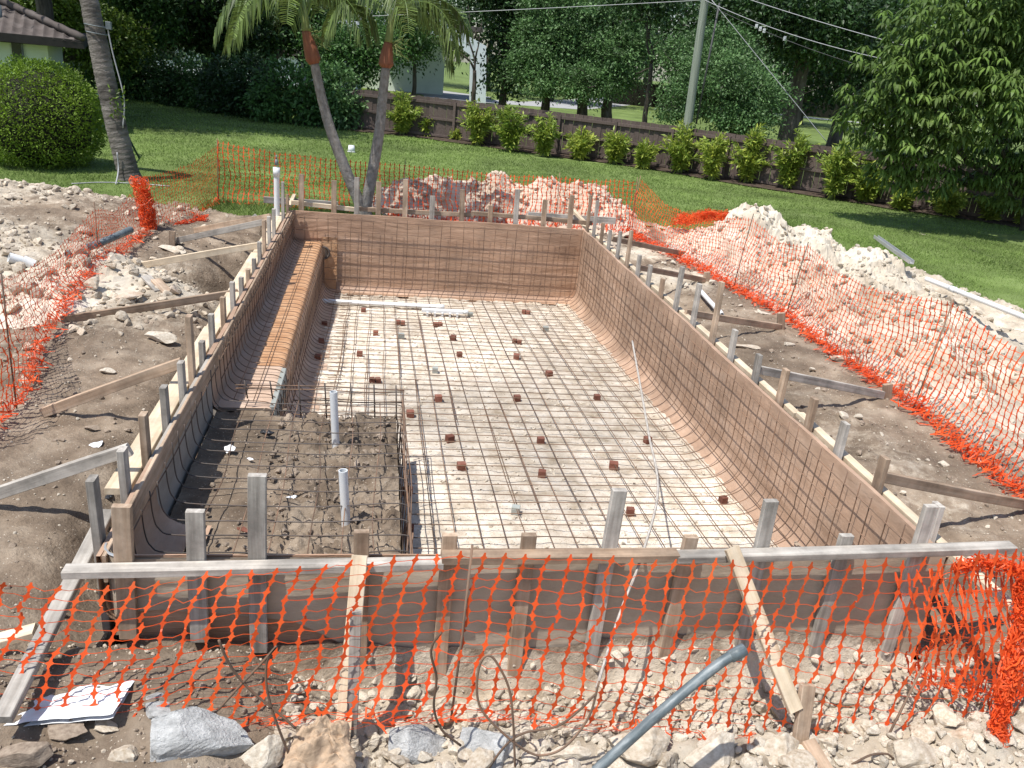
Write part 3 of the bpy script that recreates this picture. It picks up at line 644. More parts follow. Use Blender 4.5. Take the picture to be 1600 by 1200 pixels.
# ------------------------------------------------------------------ timber
def timber(name, p0, p1, w, t, m, label, cat, group=None, up=(0, 0, 1), nails=0):
    mb = MB(); beam(mb, p0, p1, w, t, up); o = mb.build(name, M[m]); tag(o, label, cat, group)
    return o
STR = [(916,362,923,305),(927,371,933,313),(938,380,942,348),(950,391,953,359),(963,404,969,361),(979,416,986,360),(995,430,999,398),(1012,445,1016,414),(1032,464,1035,435),(1054,484,1066,417),(1082,508,1092,443),(1112,530,1127,440),(1141,557,1148,515),(1181,590,1185,553),(1217,622,1228,577),(1262,663,1272,622),(1310,705,1320,660),(1370,760,1382,714),(1450,845,1465,787)]
STL = [(445,334,443,284),(451,325,451,302),(431,352,429,326),(423,372,422,337),(416,387,414,343),(409,406,407,377),(400,425,399,402),(392,449,389,420),(380,464,380,430),(367,485,366,438),(353,511,351,462),(334,530,334,487),(320,560,319,530),(305,587,298,492),(290,617,286,563),(265,663,259,602),(236,724,227,645),(202,762,195,699),(163,862,148,745)]
STB = [(471,329,471,272),(522,334,522,282),(558,335,558,277),(592,336,592,284),(634,340,634,280),(676,342,676,306),(723,345,723,296),(767,347,767,321),(807,351,809,296),(849,354,852,312),(892,356,894,305)]
STF = [(190,790),(305,798),(402,742),(565,830),(703,835),(827,835),(968,765),(1080,838),(1205,782),(1323,836),(1455,790)]
wm = ['greywood', 'greywood', 'brownwood']
def tall(h): return 'tall' if h > .36 else 'short' if h < .22 else 'medium height'
for i, (bx, by, tx, ty) in enumerate(STR):
    b = P(bx, by, 0, 2.575); t = P(tx, ty, 0, 2.575+.01); y = b[1]; h = t[2]; lean = (t[1]-y)*.8
    timber('wooden_stake', (2.585, y, -.72), (2.59, y+min(max(lean, -.12), .12), h), .088, .042, wm[i % 3] if i not in (0, 15) else 'brownwood', f'{tall(h)} wooden stake on the right side form, {ORD[i]} from the far corner', 'stake', 'stakes along the right form', up=(1, 0, 0))
for i, (bx, by, tx, ty) in enumerate(STL):
    b = P(bx, by, 0, -2.53); t = P(tx, ty, 0, -2.55); y = b[1]; h = t[2]; lean = (t[1]-y)*.5
    timber('wooden_stake', (-2.545, y, -.72), (-2.56, y+min(max(lean, -.10), .10), h), .088, .045, ['greywood', 'brownwood', 'greywood'][i % 3], f'{tall(h)} wooden stake on the left side form, {ORD[i]} from the far corner', 'stake', 'stakes along the left form', up=(1, 0, 0))
for i, (bx, by, tx, ty) in enumerate(STB):
    b = P(bx, by, 1, PL+.065); t = P(tx, ty, 1, PL+.08); h = t[2]
    timber('wooden_stake', (b[0], PL+.068, -.6), (t[0], PL+.075, h), .085, .040, ['brownwood', 'brownwood', 'greywood'][i % 3], f'{tall(h)} wooden stake on the back form, {ORD[i]} from the left', 'stake', 'stakes along the back form', up=(0, 1, 0))
bots = [-.43, -.46, -.54, -.9, -.9, -.9, -.9, -.9, -.9, -.95, -.95]
leans = [.0, .0, .0, .0, .0, .0, .0, .0, -.02, .0, -.03]
for i, (tx, ty) in enumerate(STF):
    t = P(tx, ty, 1, -.064); h = t[2]
    timber('wooden_stake', (t[0]+[-.02, -.01, -.01, .01, .0, .0, -.02, -.03, .03, .0, .0][i], -.068, bots[i]-.05), (t[0], -.064, h), .095 if i < 3 else .085, .042, ['brownwood', 'greywood', 'greywood', 'brownwood', 'brownwood', 'brownwood', 'greywood', 'brownwood', 'greywood', 'greywood', 'greywood'][i], f'{tall(h)} wooden stake nailed to the front form, {ORD[i]} from the left', 'stake', 'stakes along the front form', up=(0, 1, 0))
# rails
def fr(px, py, y=-.13): return P(px, py, 1, y)
timber('wooden_rail', fr(100, 893), fr(692, 880), .085, .045, 'greywood', 'grey two by four rail along the left half of the front form', 'rail')
timber('wooden_rail', fr(690, 871, -.125), fr(1058, 867, -.125), .088, .050, 'brownwood', 'tan rail in the middle of the front form', 'rail')
timber('wooden_rail', fr(1056, 870), fr(1582, 855), .088, .045, 'greywood', 'weathered rail on the right part of the front form running past the corner', 'rail')
seg = [(10.9, 8.6), (8.58, 5.2), (5.18, 2.3), (2.28, -.62)]
for i, (a, b) in enumerate(seg):
    timber('wooden_rail', (2.655+.02*(i % 2), a, -.045), (2.665, b, -.045-.01*i), .075, .045, 'pine', f'pale fresh rail outside the right form, {ORD[i]} length from the far corner', 'rail', 'pale rails along the right form')
for i, (a, b) in enumerate([(10.2, 7.3), (7.28, 4.1), (4.08, .84)]):
    timber('wooden_rail', (-2.665, a, -.075), (-2.655, b, -.085), .15, .045, 'pine', f'pale fresh plank outside the left form, {ORD[i]} length from the far corner', 'rail', 'pale planks along the left form')
timber('wooden_rail', P(168, 800, 2, -.10), P(3, 1125, 2, -.33), .085, .045, 'greywood', 'long grey plank running from the left form corner towards the net', 'plank')
bk = PL+.16
for i, (a, b, m) in enumerate([((455, 316), (560, 328), 'pine'), ((556, 326), (740, 336), 'brownwood'), ((735, 333), (925, 349), 'brownwood')]):
    timber('wooden_rail', P(*a, 1, bk), P(*b, 1, bk), .04, .075, m, ['pale thin rail behind the back form near the left corner', 'tan rail behind the middle of the back form', 'tan rail behind the right part of the back form'][i], 'rail')
timber('wooden_rail', P(412, 312, 1, 10.9), P(528, 320, 1, 10.9), .04, .11, 'greywood', 'grey board crossing behind the back left corner stakes', 'board')
timber('wooden_rail', P(825, 336, 1, 10.9), P(962, 345, 1, 10.9), .04, .12, 'greywood', 'grey board crossing behind the back right corner', 'board')
timber('wooden_rail', P(893, 326, 1, 11.0), P(916, 350, 1, 10.35), .06, .05, 'pine', 'pale diagonal strut at the back right corner', 'brace')
timber('wooden_rail', P(452, 322, 1, 10.5), P(460, 305, 1, 10.9), .06, .05, 'pine', 'pale short strut at the back left corner', 'brace')
def G2(px, py, dz=0.0):
    """photo pixel dropped on the modelled ground"""
    z = -.35
    for _ in range(12):
        q = P(px, py, 2, z); z = .5*z+.5*(float(ground(q[0], q[1], False))+dz)
    q = P(px, py, 2, z); q[2] = float(ground(q[0], q[1], False))+dz; return q
BL = [((285,566),(66,645),'brownwood','front'),((203,702),(-60,790),'greywood','nearest'),((372,457),(95,500),'brownwood','long'),((407,383),(203,418),'pine','pale'),((412,347),(270,377),'greywood','second'),((423,338),(304,360),'brownwood','farthest')]
LB = ['tan brace from the left form down to the soil, second from the viewer','grey brace from the left form running out past the net, nearest the viewer','long tan brace over the white rubble left of the pool','pale yellow brace over the dug hole left of the pool','grey brace ending at a short peg near the orange net bundle','thin tan brace closest to the back left corner']
for (a, b, m, _), lab in zip(BL, LB):
    p0 = P(*a, 0, -2.62); p1 = G2(*b, .03)
    timber('wooden_brace', p0, p1, .04, .085, m, lab, 'brace', 'braces of the left form')
timber('wooden_board', P(399, 336, 0, -2.95), P(379, 356, 0, -3.15), .09, .04, 'greywood', 'short grey board laid across two braces at the back left', 'board')
q = G2(268, 384); timber('wooden_peg', q-np.array([0, 0, .1]), P(269, 361, 1, q[1]), .09, .04, 'brownwood', 'short brown peg at the end of a brace by the orange net bundle', 'peg', up=(0, 1, 0))
for (a, b, lab, m) in [((228, 432), (250, 455), 'grey board end lying by the dug hole left of the pool', 'greywood'), ((243, 437), (262, 457), 'brown board end leaning by the dug hole left of the pool', 'brownwood')]:
    timber('wooden_board', G2(*a, .10), G2(*b, .03), .12, .03, m, lab, 'board')
BRR = [((956,373),(1076,398),'brownwood','thin brace nearest the back right corner'),((999,418),(1102,438),'brownwood','brace ending at a short peg beside the white rubble right of the pool'),((1071,488),(1219,511),'brownwood','brown brace above the white pipe right of the pool'),((1187,578),(1384,618),'greywood','grey brace in the middle of the right side'),((1375,744),(1625,792),'brownwood','long brace nearest the viewer on the right side')]
for (a, b, m, lab) in BRR:
    p0 = P(*a, 0, 2.66); p1 = G2(*b, .05)
    timber('wooden_brace', p0, p1, .04, .085, m, lab, 'brace', 'braces of the right form')
for (b, t, lab) in [((1104,443),(1105,425),'short brown peg at the foot of a brace beside the white rubble'),((1221,516),(1221,489),'short grey peg at the foot of a brace beside the right net'),((1388,625),(1387,600),'short tan peg at the foot of the middle right brace')]:
    q = G2(*b); timber('wooden_peg', q-np.array([0, 0, .1]), P(*t, 1, q[1]), .10, .05, 'brownwood', lab, 'peg', up=(0, 1, 0))
# front kickers
timber('wooden_brace', P(562, 868, 1, -.19), P(533, 1170, 1, -.64), .085, .04, 'pine', 'pale plank propping the front form, left of the two', 'plank', 'planks propping the front form', up=(0, -1, .6))
timber('wooden_brace', P(1143, 856, 1, -.19), P(1243, 1110, 1, -.66), .085, .04, 'pine', 'pale plank propping the front form, right of the two', 'plank', 'planks propping the front form', up=(0, -1, .6))
timber('wooden_peg', P(548, 1168, 1, -.60), P(556, 955, 1, -.42), .06, .045, 'greywood', 'grey stake standing beside the left prop plank', 'peg', up=(0, 1, 0))
timber('wooden_peg', P(1248, 1172, 1, -.72), P(1262, 1070, 1, -.60), .085, .045, 'brownwood', 'brown stake beside the foot of the right prop plank', 'peg', up=(0, 1, 0))
timber('wooden_board', P(1262, 1158, 1, -.76), P(1296, 1215, 1, -.95), .09, .04, 'brownwood', 'brown board end on the rubble in front of the right prop plank', 'board')
timber('wooden_board', P(-10, 1003, 1, -.25), P(55, 985, 1, -.22), .09, .04, 'pine', 'pale board end lying at the left edge behind the net', 'board')

# ------------------------------------------------------------------ heaps and stones
def heap(name, label, blobs, m, mr, nrock, smin, smax, seed, lo=.05):
    """mound of dug limestone: height field over the soil plus its own stones"""
    b = np.array(blobs); x0, x1 = (b[:, 0]-2.2*b[:, 3]).min(), (b[:, 0]+2.2*b[:, 3]).max(); y0, y1 = (b[:, 1]-2.2*b[:, 4]).min(), (b[:, 1]+2.2*b[:, 4]).max()
    def hf(x, y):
        h = np.zeros(np.shape(x))
        for (cx, cy, hh, rx, ry) in blobs: h = np.maximum(h, hh*gs(x, y, cx, cy, rx, ry))+.25*hh*gs(x, y, cx, cy, rx, ry)*(h > hh*gs(x, y, cx, cy, rx, ry))*0
        return h
    d = .035; X, Y = grid(x0, x1, y0, y1, d); H = hf(X, Y)
    rough = .26*np.abs(fbm(X*1.6, Y*1.6, seed, 7, .64))+.14*fbm(X*4, Y*4, seed+2, 5, .65)
    Zz = ground(X, Y, False)-.09+H*(1+.35*fbm(X*1.3, Y*1.3, seed+5, 3))+rough*np.clip(H*3, 0, 1)
    cx = (X[1:, 1:]+X[:-1, :-1])/2; cy = (Y[1:, 1:]+Y[:-1, :-1])/2
    keep = (hf(cx, cy) > lo) & (np.abs(cx) > (0 if y0 > PL else 2.7))
    mb = MB(); sheet(mb, X, Y, Zz, keep, .5+.5*fbm(X*.9, Y*.9, seed+9, 4))
    o = mb.build(name, m); tag(o, label, 'heap')
    mb = MB(); k = 0
    while k < nrock:
        x = U(x0, x1); y = U(y0, y1); h = float(hf(np.array(x), np.array(y)))
        if h < lo*1.4 or U(0, 1) > .25+h*1.3: continue
        i = int(round((y-y0)/d)); j = int(round((x-x0)/d)); i = min(max(i, 0), Zz.shape[0]-1); j = min(max(j, 0), Zz.shape[1]-1)
        s = smin+(smax-smin)*U(0, 1)**5
        rock(mb, (x, y, Zz[i, j]+s*.25), s, ROCK2 if s > .05 else ROCK1, .9); k += 1
    r = mb.build('loose_stones', mr, o); tag(r, kind='stuff'); return o
heap('limestone_heap', 'wide heap of broken pinkish limestone behind the back form', [(.2, 13.0, .80, 1.1, .65), (1.3, 13.2, .88, 1.2, .8), (2.4, 13.2, .92, 1.1, .8), (3.2, 13.1, .90, .8, .75), (-.5, 12.8, .60, .55, .55), (3.9, 12.9, .45, .5, .55)], M['limeo'], M['limeo'], 2000, .014, .11, 500)
heap('limestone_heap', 'tall white limestone heap beyond the right net at the lawn edge', [(5.75, 10.3, .98, .95, 1.1), (6.6, 9.9, .70, 1.0, .9), (7.5, 9.3, .52, .8, .9), (5.2, 9.6, .55, .6, .9)], M['limew'], M['limew'], 1500, .008, .085, 520)
heap('limestone_heap', 'low spread limestone heap along the inside of the right net', [(5.6, 8.3, .50, .8, .9), (6.4, 7.6, .45, 1.0, .9), (5.4, 6.6, .42, .6, .9), (6.2, 5.9, .32, .9, .9), (5.5, 4.6, .34, .6, 1.0), (6.6, 4.2, .24, .8, .9), (7.6, 7.4, .25, .7, .8), (5.4, 11.6, .30, .7, .7)], M['lime'], M['lime'], 2600, .008, .10, 540)
heap('limestone_heap', 'pale rubble heap under the orange net left of the pool', [(-4.5, 6.6, .30, .7, .9), (-4.9, 5.6, .34, .7, .8), (-3.9, 6.9, .18, .5, .6)], M['limew'], M['lime'], 420, .02, .13, 560)

def scatter(name, m, n, bbox, smin, smax, pw, label, shapes, wfn=None, dz=.2, tilt=.6):
    mb = MB(); k = 0; t = 0
    while k < n and t < n*60:
        t += 1; x, y = U(bbox[0], bbox[1]), U(bbox[2], bbox[3])
        if abs(x) < 2.62 and -.04 < y < PL+.1: continue
        if not bool(inpoly(np.array(x), np.array(y))): continue
        if wfn is not None and U(0, 1) > wfn(x, y): continue
        s = smin+(smax-smin)*U(0, 1)**pw
        rock(mb, (x, y, float(ground(x, y))+s*dz), s, shapes, tilt); k += 1
    return tag(mb.build(name, m), label, 'rubble', kind='stuff')
lw = lambda x, y: float(lime_w(np.array(x), np.array(y)))
scatter('rubble', M['limew'], 3600, (-1.5, 3.2, -1.6, -.06), .008, .06, 2.6, 'white limestone rubble piled against the front form', ROCK2, lambda x, y: .9)
scatter('rubble', M['lime'], 330, (-1.3, 3.3, -1.6, -.2), .04, .12, 2.2, 'larger limestone lumps piled in front of the pool', ROCK3, lambda x, y: .9, .05)
for mm, bb, nn, ll in [('limew', (-9, -2.75, -1.6, 12), 4200, 'tiny white chips strewn over the soil left of the pool'), ('limew', (2.75, 8.5, -1.5, 12), 4200, 'tiny white chips strewn over the soil right of the pool'), ('lime', (-2.9, -.9, -1.5, -.05), 900, 'tiny pale chips on the soil at the front left')]:
    scatter('rubble', M[mm], nn, bb, .004, .018, 3.0, ll, ROCK1)
scatter('rubble', M['lime'], 2200, (-9.5, -2.8, 2.5, 12.3), .012, .10, 3.4, 'loose limestone stones on the soil left of the pool', ROCK2, lambda x, y: lw(x, y)**1.5)
scatter('rubble', M['limew'], 1300, (2.75, 9, .5, 12.5), .010, .075, 3.2, 'loose limestone stones on the soil right of the pool', ROCK2, lambda x, y: .12+lw(x, y))
scatter('rubble', M['clod'], 900, (-6, -2.75, -1.6, 9.5), .008, .04, 3, 'small brown clods on the soil left of the pool', ROCK1)
scatter('rubble', M['clod'], 800, (2.75, 4.8, -1.2, 9.5), .008, .04, 3, 'small brown clods on the soil right of the pool', ROCK1)
scatter('rubble', M['clod'], 500, (-2.9, -1.1, -1.4, -.1), .006, .022, 3, 'small brown clods on the soil at the front left', ROCK1)
scatter('rubble', M['limeo'], 500, (-2.5, 4.4, PL+.2, 12.4), .015, .08, 3, 'mixed stones between the back form and the net', ROCK2)

def stone(px, py, wpx, m, label, z=None, y=None, sc3=(1, .8, .6), shapes=ROCK5, tilt=.25, sink=.35):
    q = G2(px, py) if y is None else P(px, py, 1, y)
    s = wpx/2/CF*depth(q)
    mb = MB(); rock(mb, (q[0], q[1]+s*.1, q[2]+s*sc3[2]*(.55-sink*.5)), s*1.12, shapes, tilt, .5, sc3, U(-.25, .25))
    return tag(mb.build('rock', M[m]), label, 'rock')
# foreground blocks
def fg(px, py, wpx, m, label, sc3=(1, .8, .6)): return stone(px, py, wpx, m, label, sc3=sc3, tilt=.2, shapes=ROCK6, sink=.8)
fg(285, 1172, 195, 'greyrock', 'big flat grey white block at the bottom edge, left of the paper bag', (1.1, .8, .9))
fg(640, 1185, 150, 'greyrock', 'angular pale grey block right of the paper bag', (1, .9, 1.1))
fg(770, 1188, 150, 'greyrock', 'smooth pale block beside the rusty loops at the bottom edge', (1, .9, 1.1))
fg(745, 1128, 90, 'limew', 'white angular stone behind the pale blocks', (1, .9, 1.0))
fg(252, 1118, 92, 'greyrock', 'rounded grey stone under the net, above the big flat block', (1, .7, .5))
fg(243, 1090, 46, 'greyrock', 'small grey stone on the soil under the front net', (1, .7, .5))
fg(95, 1150, 95, 'clod', 'brown dirt covered boulder at the bottom left', (1, .8, .6))
fg(160, 1140, 60, 'lime', 'small tan stone between the boulder and the white sheet', (1, .8, .6))
fg(1010, 1178, 130, 'lime', 'broad tan limestone lump behind the conduit', (1, .8, .6))
fg(1120, 1185, 120, 'limew', 'white lump beside the grey conduit at the bottom edge', (1, .8, .6))
fg(1360, 1110, 80, 'lime', 'grey tan lump among the rubble right of the right prop plank', (1, .8, .6))
fg(1480, 1085, 95, 'lime', 'tan stone beside the orange net roll', (1, .8, .6))
fg(1500, 1160, 110, 'limeo', 'brownish stone at the foot of the orange net roll', (1, .8, .7))
fg(440, 1150, 60, 'lime', 'tan stone left of the paper bag', (1, .8, .9))
fg(30, 1190, 110, 'clod', 'brown boulder in the very corner at the bottom left', (1, .8, .9))
fg(195, 1185, 70, 'lime', 'tan stone left of the big flat grey block', (1, .8, 1))
fg(420, 1190, 90, 'limew', 'white stone between the flat grey block and the paper bag', (1, .8, 1))
fg(890, 1190, 90, 'limew', 'white lump left of the grey conduit foot', (1, .8, 1))
fg(1220, 1190, 100, 'lime', 'tan lump left of the right prop plank foot', (1, .8, .9))
fg(1420, 1190, 120, 'lime', 'broad tan lump near the bottom right corner', (1, .8, .9))
# stones in the middle distance
for (px, py, w, m, lab, s3) in [(205, 468, 62, 'limeo', 'orange brown boulder in the white rubble left of the pool', (1, .8, .6)), (270, 460, 36, 'limeo', 'upright orange stone by the dug hole', (.8, .8, 1)), (250, 535, 46, 'limew', 'white pointed stone in the rubble left of the pool', (1, .8, .8)),
        (268, 393, 40, 'limew', 'flat white stone near the orange net bundle', (1, .8, .35)), (130, 455, 60, 'limew', 'long white stone under the left net', (1.1, .7, .5)), (170, 583, 26, 'limew', 'small white stone near the tan brace', (1, .8, .6)),
        (143, 672, 22, 'clod', 'brown clod on the bare soil, left of a row of three', (1, .8, .7)), (168, 676, 18, 'clod', 'brown clod on the bare soil, middle of a row of three', (1, .8, .7)), (200, 675, 20, 'clod', 'brown clod on the bare soil, right of a row of three', (1, .8, .7)), (94, 690, 17, 'clod', 'dark round clod beside the grey brace', (1, 1, .8)),
        (1192, 492, 34, 'limew', 'flat white stone beside the right net', (1.2, .7, .35)), (1232, 541, 20, 'limew', 'small white stone between two right braces', (1, .8, .8)), (1255, 697, 14, 'limew', 'tiny white stone on the soil by the right form', (1, .8, .8)),
        (1072, 400, 40, 'limew', 'bright white slab beside the far right stakes', (1.2, .8, .4)), (980, 372, 36, 'limew', 'white stone near the back right corner', (1, .8, .6)), (1395, 460, 36, 'limeo', 'rust coloured stone behind the right net', (1, .8, .7)), (1310, 565, 40, 'lime', 'tan stone at the foot of the right net', (1, .8, .6)), (1440, 372, 22, 'limew', 'white boulder on the right heap edge', (1, .8, .7)),
        (1165, 545, 40, 'lime', 'grey tan slab half buried in the soil right of the pool', (1.2, .7, .35))]:
    stone(px, py, w, m, lab, sc3=s3)
# clutter
q = P(110, 1080, 1, -.55); mb = MB(); X, Y = np.meshgrid(np.linspace(-.26, .26, 60), np.linspace(-.16, .16, 44))
Zw = .03*fbm(X*6, Y*6, 700, 4, .45); cz = -.50
for dz, fl in ((0, False), (-.025, True)): sheet(mb, q[0]+X+.12*Y, -.57+Y*.9, cz+.05+Zw+dz+.10*X, None, .5, fl)
tag(mb.build('white_sheet', M['white'], smooth=True), 'crumpled white sheet lying on the soil at the lower left', 'sheet')
def crumple(name, c, s, m, label, cat, seed, flat=.3):
    mb = MB(); v, f = ROCK4[seed % 8]; w = v*(1+.25*np.sin(v[:, [1, 2, 0]]*9+seed))*np.array([1, .8, flat])*s; w[:, 2] = np.maximum(w[:, 2], -flat*s*.4)
    mb.add(w@rotmat(seed*1.3, 0, 0).T+np.asarray(c), f); return tag(mb.build(name, M[m]), label, cat)
q = P(500, 1180, 1, -.84)
mb = MB()     # crumpled kraft sack lying on the rubble
uu, vv = np.meshgrid(np.linspace(-1, 1, 50), np.linspace(-1, 1, 60)); edge = (1-np.abs(uu)**4)*(1-np.abs(vv)**4)
for sg, fl in ((1, False), (-1, True)):
    hh = sg*(.045*edge**.5)+.05*fbm(uu*1.6, vv*1.6, 730, 5, .6)*(.3+edge)+.10*np.abs(fbm(uu*1.5+vv*2, vv*1.2-uu, 733, 4, .5))*edge
    sx_ = .165*uu*(1-.30*vv)+.03*fbm(vv*3, uu, 735, 3); sy_ = .105*vv+.04*fbm(uu*2.4, vv, 736, 3)
    sheet(mb, q[0]+sx_+.25*sy_, q[1]+sy_-.02, q[2]+.02+hh+.10*vv, None, .5, fl)
tag(mb.build('paper_sack', M['bag'], smooth=True), 'brown paper sack at the bottom edge in front of the left prop plank', 'sack')
for (px, py, s, m, lab, cat, sd, fl) in [(1540, 905, .085, 'white', 'crumpled white plastic bag caught in the net by the right corner', 'bag', 3, .8), (152, 700, .075, 'white', 'small white paper scrap on the soil between two left braces', 'paper', 1, .15), (1435, 605, .03, 'white', 'tiny white scrap by the right net', 'paper', 2, .2), (170, 777, .05, 'blackp', 'black plastic scrap by the nearest left stake', 'scrap', 4, .4)]:
    crumple('litter', G2(px, py)+np.array([0, 0, s*.3+(.25 if px == 1540 else 0)]), s, m, lab, cat, sd, fl)
for (px, py, s, lab, sd, fl, m, z) in [(418, 677, .075, 'black topped white skimmer box lid on the shelf soil', 0, .5, 'blackp', -.47), (457, 777, .05, 'white scrap on the shelf soil near the front', 5, .2, 'white', -.49), (360, 700, .075, 'white torn paper on the shelf soil by the left form', 6, .15, 'white', -.49), (392, 717, .04, 'small white scrap in the middle of the shelf soil', 7, .15, 'white', -.49), (380, 828, .06, 'reddish broken brick piece on the shelf soil near the front stakes', 2, .6, 'brick', -.47), (1250, 850, .06, 'dried leaf litter in the pool corner', 1, .3, 'clod', -.88)]:
    crumple('litter', P(px, py, 2, z), s, m, lab, 'scrap', sd, fl)
# pipes on the ground
pipe('pipe', [P(433, 355, 1, 9.9), P(432, 262, 1, 9.9)], .045, M['pvc'], 'tall upright white PVC pipe behind the back left corner', ends=[.93])
mb = MB(); a = P(432, 258, 1, 9.9); tube(mb, [a, a+np.array([0, 0, .09])], [.03, .02], 8); tube(mb, [a+np.array([0, 0, .09]), a+np.array([0, 0, .16])], .012, 6)
tag(mb.build('valve_cap', M['greypvc'], smooth=True), 'grey valve cap on top of the tall white pipe', 'cap')
pipe('pipe', [G2(1092, 452, .10), G2(1128, 492, .06)], .034, M['pvc'], 'white PVC pipe slanting into the soil among the right stakes', ends=[.9])
pipe('pipe', [P(1448, 436, 2, -.05), P(1604, 497, 2, .02)], .04, M['pvc'], 'white PVC pipe lying along the lawn edge at the far right', ends=[.3])
pipe('conduit', [P(105, 398, 2, .0), P(160, 378, 2, .05), P(204, 359, 2, .08)], .045, M['greypvc'], 'grey pipe lying on the rubble behind the left net')
for i, (a, b, lab) in enumerate([((14, 402), (34, 408), 'white elbow pipe with an open end at the left edge'), ((36, 406), (54, 414), 'broken white pipe piece beside the open elbow')]):
    pipe('pipe', [G2(*a, .10), G2(*b, .05)], .06, M['pvc'], lab)
c0 = P(1158, 1017, 1, -.93); c1 = P(1120, 1040, 1, -.96); c2 = P(1035, 1110, 1, -1.04); c3 = P(930, 1205, 1, -1.12)
pipe('conduit', [c0, c1, c2, c3], .026, M['greypvc'], 'thick grey conduit with a flared end slanting across the front', ends=[.035], n=16)
# metal channel
mb = MB(); a, b = P(1368, 372, 2, .12), P(1424, 412, 2, .05); beam(mb, a, b, .09, .012); beam(mb, a+np.array([.04, 0, .03]), b+np.array([.04, 0, .03]), .012, .06); beam(mb, a+np.array([-.04, 0, .03]), b+np.array([-.04, 0, .03]), .012, .06)
tag(mb.build('metal_channel', M['metal']), 'metal channel resting on the white heap at the lawn edge', 'channel')
# rusty bent bars in front
def bent(pix, label, y=-.86, ys=None):
    pts = [P(a, b, 1, y+(0 if ys is None else ys[i])) for i, (a, b) in enumerate(pix)]
    mb = MB(); tube(mb, spline(pts, 7), .0062, 7, U(0, 1)); return tag(mb.build('bent_bar', M['rust'], smooth=True), label, 'rebar', 'rusty bent bars sticking out of the rubble')
bent([(342, 1108), (372, 1075), (405, 1040), (432, 1010), (418, 1030), (416, 1065), (424, 1105), (440, 1150), (462, 1205)], 'bent rusty bar folded into a narrow hook left of the left prop plank')
bent([(342, 1000), (352, 1025), (368, 1052), (395, 1082), (430, 1110), (462, 1138)], 'curved rusty bar crossing behind the hooked bar')
bent([(690, 988), (677, 1005), (674, 1025), (682, 1060), (678, 1105), (690, 1140), (720, 1165)], 'thin rusty bar curving up left of the rusty loop')
bent([(805, 1205), (802, 1130), (795, 1075), (775, 1034), (762, 1024), (750, 1038), (745, 1075), (752, 1108), (780, 1140), (820, 1172), (850, 1180), (885, 1165), (920, 1120), (936, 1065)], 'rusty bar bent into a tall loop in the middle of the rubble')
bent([(760, 1205), (790, 1165), (820, 1145), (870, 1135), (905, 1110), (930, 1085)], 'rusty bar rising to the right through the tall loop')
bent([(1330, 1195), (1360, 1180), (1385, 1178), (1396, 1185)], 'short rusty bar arching at the bottom right')

